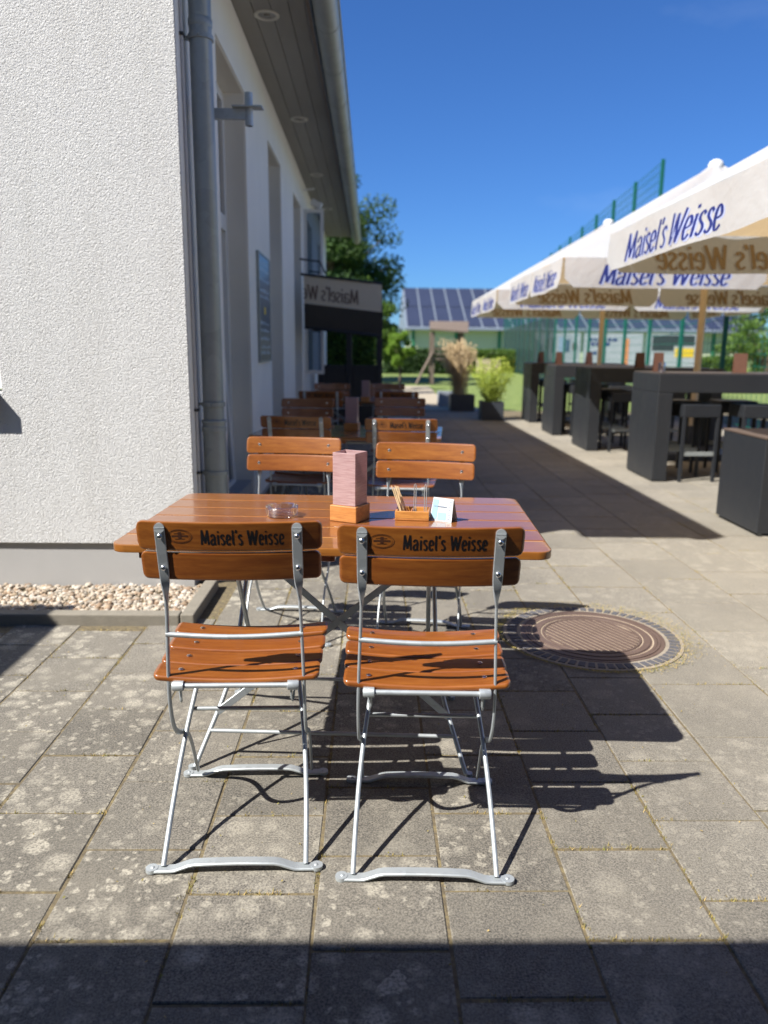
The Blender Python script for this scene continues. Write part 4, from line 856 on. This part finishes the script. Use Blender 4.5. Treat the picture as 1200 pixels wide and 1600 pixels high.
# ------------------------------------------------------------ ball fence
fe = thing('ball_fence', 'tall green steel mesh fence running behind the parasols', 'fence', (0, 0, 0))
FP = [(.0792*z+5.26, z-.3) for z in [9.5+2.5*k for k in range(21)]]; FHT = 5.75
for i, (x_, y_) in enumerate(FP):
    FH = FHT if y_ > 18.5 else 3.9
    mb = MB(); mb.box(x_-.04, x_+.04, y_-.03, y_+.03, -.03, FH); mb.build('post', 'green_steel', fe, bevel=.004 if i < 6 else 0)
for i in range(len(FP)-1):
    FH = FHT if FP[i][1] > 18.5 else 3.9
    A = Vector((*FP[i], 0)); B = Vector((*FP[i+1], 0)); mb = MB(); d = (B-A).normalized(); nn = Vector((d.y, -d.x, 0))
    z = .1
    while z < FH-.02:
        t_ = .005
        c = [A+nn*-t_, B+nn*-t_, B+nn*t_, A+nn*t_]; mb.loft([[q+Vector((0, 0, z-.005)) for q in c], [q+Vector((0, 0, z+.005)) for q in c]]); z += .2
    s_ = .05; Ls = (B-A).length
    while s_ < Ls:
        p = A+d*s_; rr_ = .0028; mb.loft([[p+Vector((a*rr_, b_*rr_, .05)) for a, b_ in ((-1, -1), (1, -1), (1, 1), (-1, 1))], [p+Vector((a*rr_, b_*rr_, FH-.05)) for a, b_ in ((-1, -1), (1, -1), (1, 1), (-1, 1))]], False); s_ += .2
    mb.build('mesh_panel', 'green_steel', fe)
    if FP[i][1] > 34: mb = MB(); mb.loft([[q+Vector((0, 0, .1)) for q in (A-nn*.03, B-nn*.03, B-nn*.025, A-nn*.025)], [q+Vector((0, 0, 2.9)) for q in (A-nn*.03, B-nn*.03, B-nn*.025, A-nn*.025)]]); mb.build('windbreak_net', 'net', fe)
# perimeter hoardings beyond the fence
bn = [(9.4, 2.6, 'a'), (12.2, 3.4, 'b'), (15.8, 2.9, 'c')]
lbl = ['white advertising hoarding with small coloured pictures, left of the three beyond the fence', 'long white advertising hoarding with blue print and an orange stripe, middle of the three', 'advertising hoarding with dark photograph and yellow block, right of the three']
for i, (x_, w_, c) in enumerate(bn):
    t = thing('advertising_hoarding', lbl[i], 'hoarding', (x_, 45, 0), 0, 'advertising hoardings beyond the fence')
    mb = MB(); mb.box(0, w_, 0, .06, .55, 2.4); mb.build('board', 'banner_white', t)
    mb = MB(); mb.box(.1, .18, .061, .14, 0, 2.3); mb.box(w_-.18, w_-.1, .061, .14, 0, 2.3); mb.build('post', 'hall_post', t)
    g = random.Random(40+i); mb = MB()
    if i == 0:
        for k in range(6): q = .15+k*.4; mb = MB(); mb.box(q, q+.2+.12*g.random(), -.012, -.001, 1.15+g.random()*.3, 1.75+g.random()*.45); mb.build('picture_print', ['poster', 'menu', 'dark_print', 'poster_light'][k % 4], t)
    elif i == 1:
        for zz, a, b_ in ((1.95, .3, 1.9), (1.7, .4, 1.4), (1.2, .2, 1.1)):
            while a < b_: L = g.uniform(.1, .3); mb.box(a, a+L, -.012, -.001, zz, zz+.18); a += L+.08
            mb.build('print_line', 'blue_print', t); mb = MB()
        mb = MB(); mb.box(2.35, 2.6, -.012, -.001, .6, 2.1); mb.build('orange_print_area', 'orange', t)
    else:
        mb.loft([[(p, y_, q) for p, q in ((.35, 1.45), (1.6, 1.45), (1.6, 1.75), (2.8, 1.75), (2.8, 2.32), (.35, 2.32))] for y_ in (-.012, -.001)]); mb.build('print', 'dark_print', t); mb = MB(); mb.box(1.7, 2.8, -.012, -.001, 1.1, 1.6); mb.build('yellow_block', 'yellow', t)
# ------------------------------------------------------------ hall
hl = thing('hall_building', 'long green hall with a roof full of solar panels beyond the lawn', 'building', (0, 80, 0))
mb = MB(); mb.box(4.2, 39.4, 0, 20, -.03, 3.55); mb.build('wall', 'hall_green', hl)
k = 4.2; 
while k < 39.5:
    mb = MB(); mb.box(k-.16, k+.16, -.12, -.002, 0, 3.54); mb.build('post', 'hall_post', hl); k += 4.4
mb = MB(); mb.loft([[(3.4, -.8, 3.4), (3.4, -.8, 3.6), (3.4, 10, 8.25), (3.4, 20.8, 3.6), (3.4, 20.8, 3.4)], [(40, -.8, 3.4), (40, -.8, 3.6), (40, 10, 8.25), (40, 20.8, 3.6), (40, 20.8, 3.4)]]); rf = mb.build('roof', 'hall_roof', hl)
sl_ = Vector((0, 10.8, 4.65)).normalized(); up_ = Vector((0, -4.65, 10.8)).normalized(); k = 3.6; ci = 0
while k < 39:
    w_ = 1.34; mb = MB()
    for a, b_ in ((.25, 5.55), (5.75, 11.6)):
        n_ = 5
        for q in range(n_):
            s0 = a+(b_-a)*q/n_+.015; s1 = a+(b_-a)*(q+1)/n_-.015
            if ci in (5, 6, 7) and a > 5 and q == 0: continue
            for xx in (k,):
                o_ = Vector((0, -.8, 3.6)); P = [Vector((xx, 0, 0))+o_+sl_*s0, Vector((xx+w_, 0, 0))+o_+sl_*s0, Vector((xx+w_, 0, 0))+o_+sl_*s1, Vector((xx, 0, 0))+o_+sl_*s1]
                mb.loft([[p_+up_*.04 for p_ in P], [p_+up_*.08 for p_ in P]])
    mb.build('solar_panel_column', 'solar', rf); k += w_+.19; ci += 1
mb = MB(); mb.box(3.4, 40, -.95, -.8, 3.38, 3.5); mb.build('gutter', 'hall_roof', hl)
# ------------------------------------------------------------ vegetation
def leaves(mb, n, samp, size, g, flat=0):
    for _ in range(n):
        p, s_ = samp(); p = Vector(p); a = Vector((g.gauss(0, 1), g.gauss(0, 1), g.gauss(0, 1))).normalized(); b_ = a.orthogonal().normalized(); b_ = (Matrix.Rotation(g.random()*6.3, 3, a) @ b_); c = a.cross(b_)
        L = size*g.uniform(.6, 1.3)*s_; W_ = L*.55
        mb.add([p-b_*L*.5, p+c*W_*.5, p+b_*L*.5, p-c*W_*.5], [(0, 1, 2, 3)])
def make_tree(name, label, cat, loc, R_, hz, zc, nclump, nleaf, size, mat, seed, trunk_r=.2, group=None, lobes=None):
    g = random.Random(seed); t = thing(name, label, cat, loc, 0, group)
    mb = MB(); cl = []
    for _ in range(nclump):
        th = g.random()*2*PI; ph = math.acos(g.uniform(-1, 1)); rr_ = g.uniform(.2, .92)**.6
        p = Vector((math.sin(ph)*math.cos(th)*R_*rr_, math.sin(ph)*math.sin(th)*R_*rr_, zc+math.cos(ph)*hz*rr_)); 
        p += Vector((noise.noise(p*.6), noise.noise(p*.6+Vector((9, 0, 0))), noise.noise(p*.6+Vector((0, 9, 0)))))*R_*.25
        cl.append((p, R_*g.uniform(.18, .33)))
    def samp():
        c, r_ = g.choice(cl); d = Vector((g.gauss(0, 1), g.gauss(0, 1), g.gauss(0, 1))).normalized(); return c+Vector((d.x, d.y, d.z*.7))*r_*g.random()**.4, 1
    leaves(mb, nleaf, samp, size, g); mb.build('crown', mat, t)
    mb = MB(); top = zc+hz*.3; mb.tube([(0, 0, -.1), (R_*.02, 0, zc*.35), (-R_*.03, 0, zc*.7), (0, 0, top)], [trunk_r*1.25, trunk_r, trunk_r*.75, trunk_r*.25], 10)
    for c, r_ in cl[:int(nclump*.35)]:
        s0 = Vector((0, 0, zc-hz*.75+g.random()*hz*.6)); mid = s0.lerp(c, .5)+Vector((0, 0, -.06*R_)); mb.tube([s0, mid, c], [trunk_r*.4, trunk_r*.22, trunk_r*.08], 6)
    mb.build('trunk', 'bark', t, smooth=True); return t
make_tree('broadleaf_tree', 'tall dark green tree rising behind the eaves and the awning', 'tree', (-2.35, 35, 0), 3.25, 3.7, 4.7, 160, 46000, .17, 'leaf_dark', 1, .28)
make_tree('broadleaf_tree', 'mid green bushy tree between the awning and the solar roof hall', 'tree', (-.1, 32, 0), 1.35, 1.75, 2.3, 60, 16000, .11, 'leaf_mid', 2, .12)
make_tree('young_tree', 'small bright green young tree on the lawn in front of the dark hedge', 'tree', (.98, 27, 0), .62, .6, 1.35, 34, 6500, .075, 'leaf_bright', 3, .04)
make_tree('broadleaf_tree', 'green tree at the right edge beyond the fence', 'tree', (21.5, 42, 0), 2.6, 2.3, 2.3, 50, 7000, .2, 'leaf_mid', 4, .2)
make_tree('broadleaf_tree', 'dark tree in the shade behind the terrace windscreen', 'tree', (-2.0, 24, 0), 2.0, 1.9, 2.1, 50, 9000, .15, 'leaf_hedge', 5, .15)
def make_hedge(label, loc, L, W, Hh, n, size, mat, seed):
    g = random.Random(seed); t = thing('hedge', label, 'hedge', loc); mb = MB()
    def samp():
        x_ = g.uniform(0, L); face = g.random(); top = Hh+.12*noise.noise(Vector((x_*.8, seed, 0)))*2
        if face < .6: return (x_, g.gauss(0, .08), g.uniform(0, top)), 1
        return (x_, g.uniform(0, W), top+g.gauss(0, .05)), 1
    leaves(mb, n, samp, size, g); mb.build('foliage', mat, t)
    mb = MB(); mb.box(.1, L-.1, .08, W-.08, 0, Hh-.12); mb.build('inner_growth', 'leaf_hedge', t); return t
make_hedge('dark clipped hedge in front of the hall, left of the play tower', (.6, 46, 0), 5.2, 1.2, 1.35, 7000, .14, 'leaf_hedge', 6)
make_hedge('mid green hedge in front of the hall, right of the play tower', (5.9, 50, 0), 5.0, 1.2, 1.35, 6000, .14, 'leaf_mid', 7)
make_hedge('low green hedge along the hoardings at the right edge', (13.5, 47, 0), 9.0, 1.2, 1.1, 6000, .15, 'leaf_mid', 8)
make_hedge('tall dark hedge seen through the terrace windscreen', (-3.2, 17.5, 0), 3.35, 1.0, 1.9, 12000, .09, 'leaf_mid', 9)
# planters
def planter(label, loc, w_, d_, h_, mat, rz=0):
    t = thing('planter', label, 'planter', loc, rz)
    mb = MB(); o_ = [(0, 0), (w_, 0), (w_, d_), (0, d_)]; i_ = [(.025, .025), (w_-.025, .025), (w_-.025, d_-.025), (.025, d_-.025)]
    mb.loft([[(p, q, 0) for p, q in o_], [(p, q, h_) for p, q in o_], [(p, q, h_) for p, q in i_], [(p, q, h_-.06) for p, q in i_]]); mb.build('box', mat, t, bevel=.004)
    mb = MB(); mb.box(.03, w_-.03, .03, d_-.03, h_-.0595, h_-.04); mb.build('soil', 'earth', t); return t
planter('anthracite square planter holding dry tan grass', (1.74, 16.95, 0), .53, .5, .36, 'planter')
planter('anthracite square planter holding bright green bamboo', (2.11, 14.74, 0), .43, .43, .35, 'planter')
planter('light grey planter behind the dry grass', (1.62, 18.6, 0), .45, .4, .34, 'planter_grey')
t = thing('ornamental_grass', 'tall clump of dry tan ornamental grass in a dark planter', 'plant', (1.95, 17.2, .3)); g = random.Random(12)
ma = MB(); mp_ = MB()
for k in range(420):
    a = g.random()*2*PI; sp = g.random()**.9*.27; h = g.uniform(.6, 1.22); bx, by = .20*math.cos(a)*g.random(), .20*math.sin(a)*g.random()
    pts = [Vector((bx+math.cos(a)*sp*q**1.6-.05*q, by+math.sin(a)*sp*q**1.6, h*q)) for q in (0, .3, .6, .85, 1)]; s_ = Vector((-math.sin(a), math.cos(a), 0))*.004
    for i in range(4): ma.add([pts[i]-s_, pts[i]+s_, pts[i+1]+s_*.8, pts[i+1]-s_*.8], [(0, 1, 2, 3)])
    if k % 3 == 0:
        for _ in range(14): q = pts[-1]+Vector((g.gauss(0, .018), g.gauss(0, .018), g.uniform(-.16, .06))); mp_.add([q, q+Vector((.012, 0, .03)), q+Vector((0, .012, .05))], [(0, 1, 2)])
ma.build('blades', 'straw', t); mp_.build('plumes', 'straw', t)
t = thing('bamboo_plant', 'bright green bamboo plant in a dark planter at the end of the path', 'plant', (2.32, 14.95, .3)); ms = MB(); mf = MB()
for k in range(46):
    a = g.random()*2*PI; sp = g.uniform(.05, .42); h = g.uniform(.5, .92); pts = [Vector((.08*math.cos(a)+math.cos(a)*sp*q, .08*math.sin(a)+math.sin(a)*sp*q, h*q)) for q in (0, .35, .7, 1)]
    ms.tube(pts, .0035, 5)
    for _ in range(48):
        q = g.uniform(.12, 1.0); p = pts[0].lerp(pts[3], q)+Vector((g.gauss(0, .035), g.gauss(0, .035), g.gauss(0, .03))); d = Vector((g.gauss(0, 1), g.gauss(0, 1), g.uniform(-.6, .5))).normalized(); s_ = d.orthogonal().normalized()*.008; L = g.uniform(.05, .1)
        mf.add([p, p+d*L*.5+s_, p+d*L, p+d*L*.5-s_], [(0, 1, 2, 3)])
ms.build('stems', 'bamboo', t); mf.build('leaves', 'bamboo', t)
# play tower
pt = thing('play_tower', 'weathered wooden play tower with slanted roof and ramp on the lawn', 'play tower', (2.42, 31, 0))
for x_, y_ in ((0, 0), (1.15, 0), (0, 1.1), (1.15, 1.1)): mb = MB(); mb.box(x_-.06, x_+.06, y_-.06, y_+.06, 0, 2.05); mb.build('post', 'grey_wood', pt)
mb = MB(); mb.loft([[(-.15, -.2, 2.1), (1.35, -.2, 2.0), (1.55, 1.3, 2.42), (-.05, 1.3, 2.42)], [(-.15, -.2, 2.16), (1.35, -.2, 2.06), (1.55, 1.3, 2.5), (-.05, 1.3, 2.5)]]); mb.build('roof', 'grey_wood', pt)
mb = MB(); mb.box(-.05, 1.2, -.05, 1.15, .95, 1.02); mb.build('platform', 'grey_wood', pt)
mb = MB(); mb.strip([(.0, .1, 1.25), (-.42, .1, .45), (-.62, .1, .0)], (0, 1, 0), .5, .07); mb.build('ramp', 'grey_wood', pt)
mb = MB(); mb.box(.1, 1.05, -.03, .03, 1.35, 1.42); mb.box(.1, 1.05, -.03, .03, 1.15, 1.2); mb.build('railing', 'grey_wood', pt)
wf_ = thing('wooden_fence', 'low brown picket fence at the foot of the hall hedge', 'fence', (6.6, 49, 0))
for k in range(9): mb = MB(); mb.box(k*.17, k*.17+.1, 0, .03, 0, .85); mb.build('picket', 'tan_wood', wf_)
mb = MB(); mb.box(0, 1.5, .031, .06, .25, .33); mb.box(0, 1.5, .031, .06, .6, .68); mb.build('rail', 'tan_wood', wf_)
# ------------------------------------------------------------ roofed terrace behind the camera whose shadow falls in the foreground
cp = thing('terrace_canopy', 'flat roofed canopy behind the viewpoint that shades the near slabs', 'canopy', (0, 0, 0))
mb = MB(); zc = 2.2; mb.box(-9, 8, -5, .447, zc-.16, zc); mb.box(-9, -3.17, .448, 2.71, zc-.16, zc-.001); mb.build('roof_slab', 'fascia', cp)  # slab set low to block more sky above the near slabs
for x_, y_ in ((-6.8, -4.8), (5.8, -4.8), (-6.8, 2.2), (5.8, .2)): mb = MB(); mb.box(x_-.07, x_+.07, y_-.07, y_+.07, 0, zc-.161); mb.build('post', 'fascia', cp)
mb = MB(); mb.box(-18, 14, -5.3, -5.001, 0, 9.3); mb.build('sky_block_wall', 'fine_stucco', cp)  # unseen wall added, raised tall to cut sky light and darken reflections
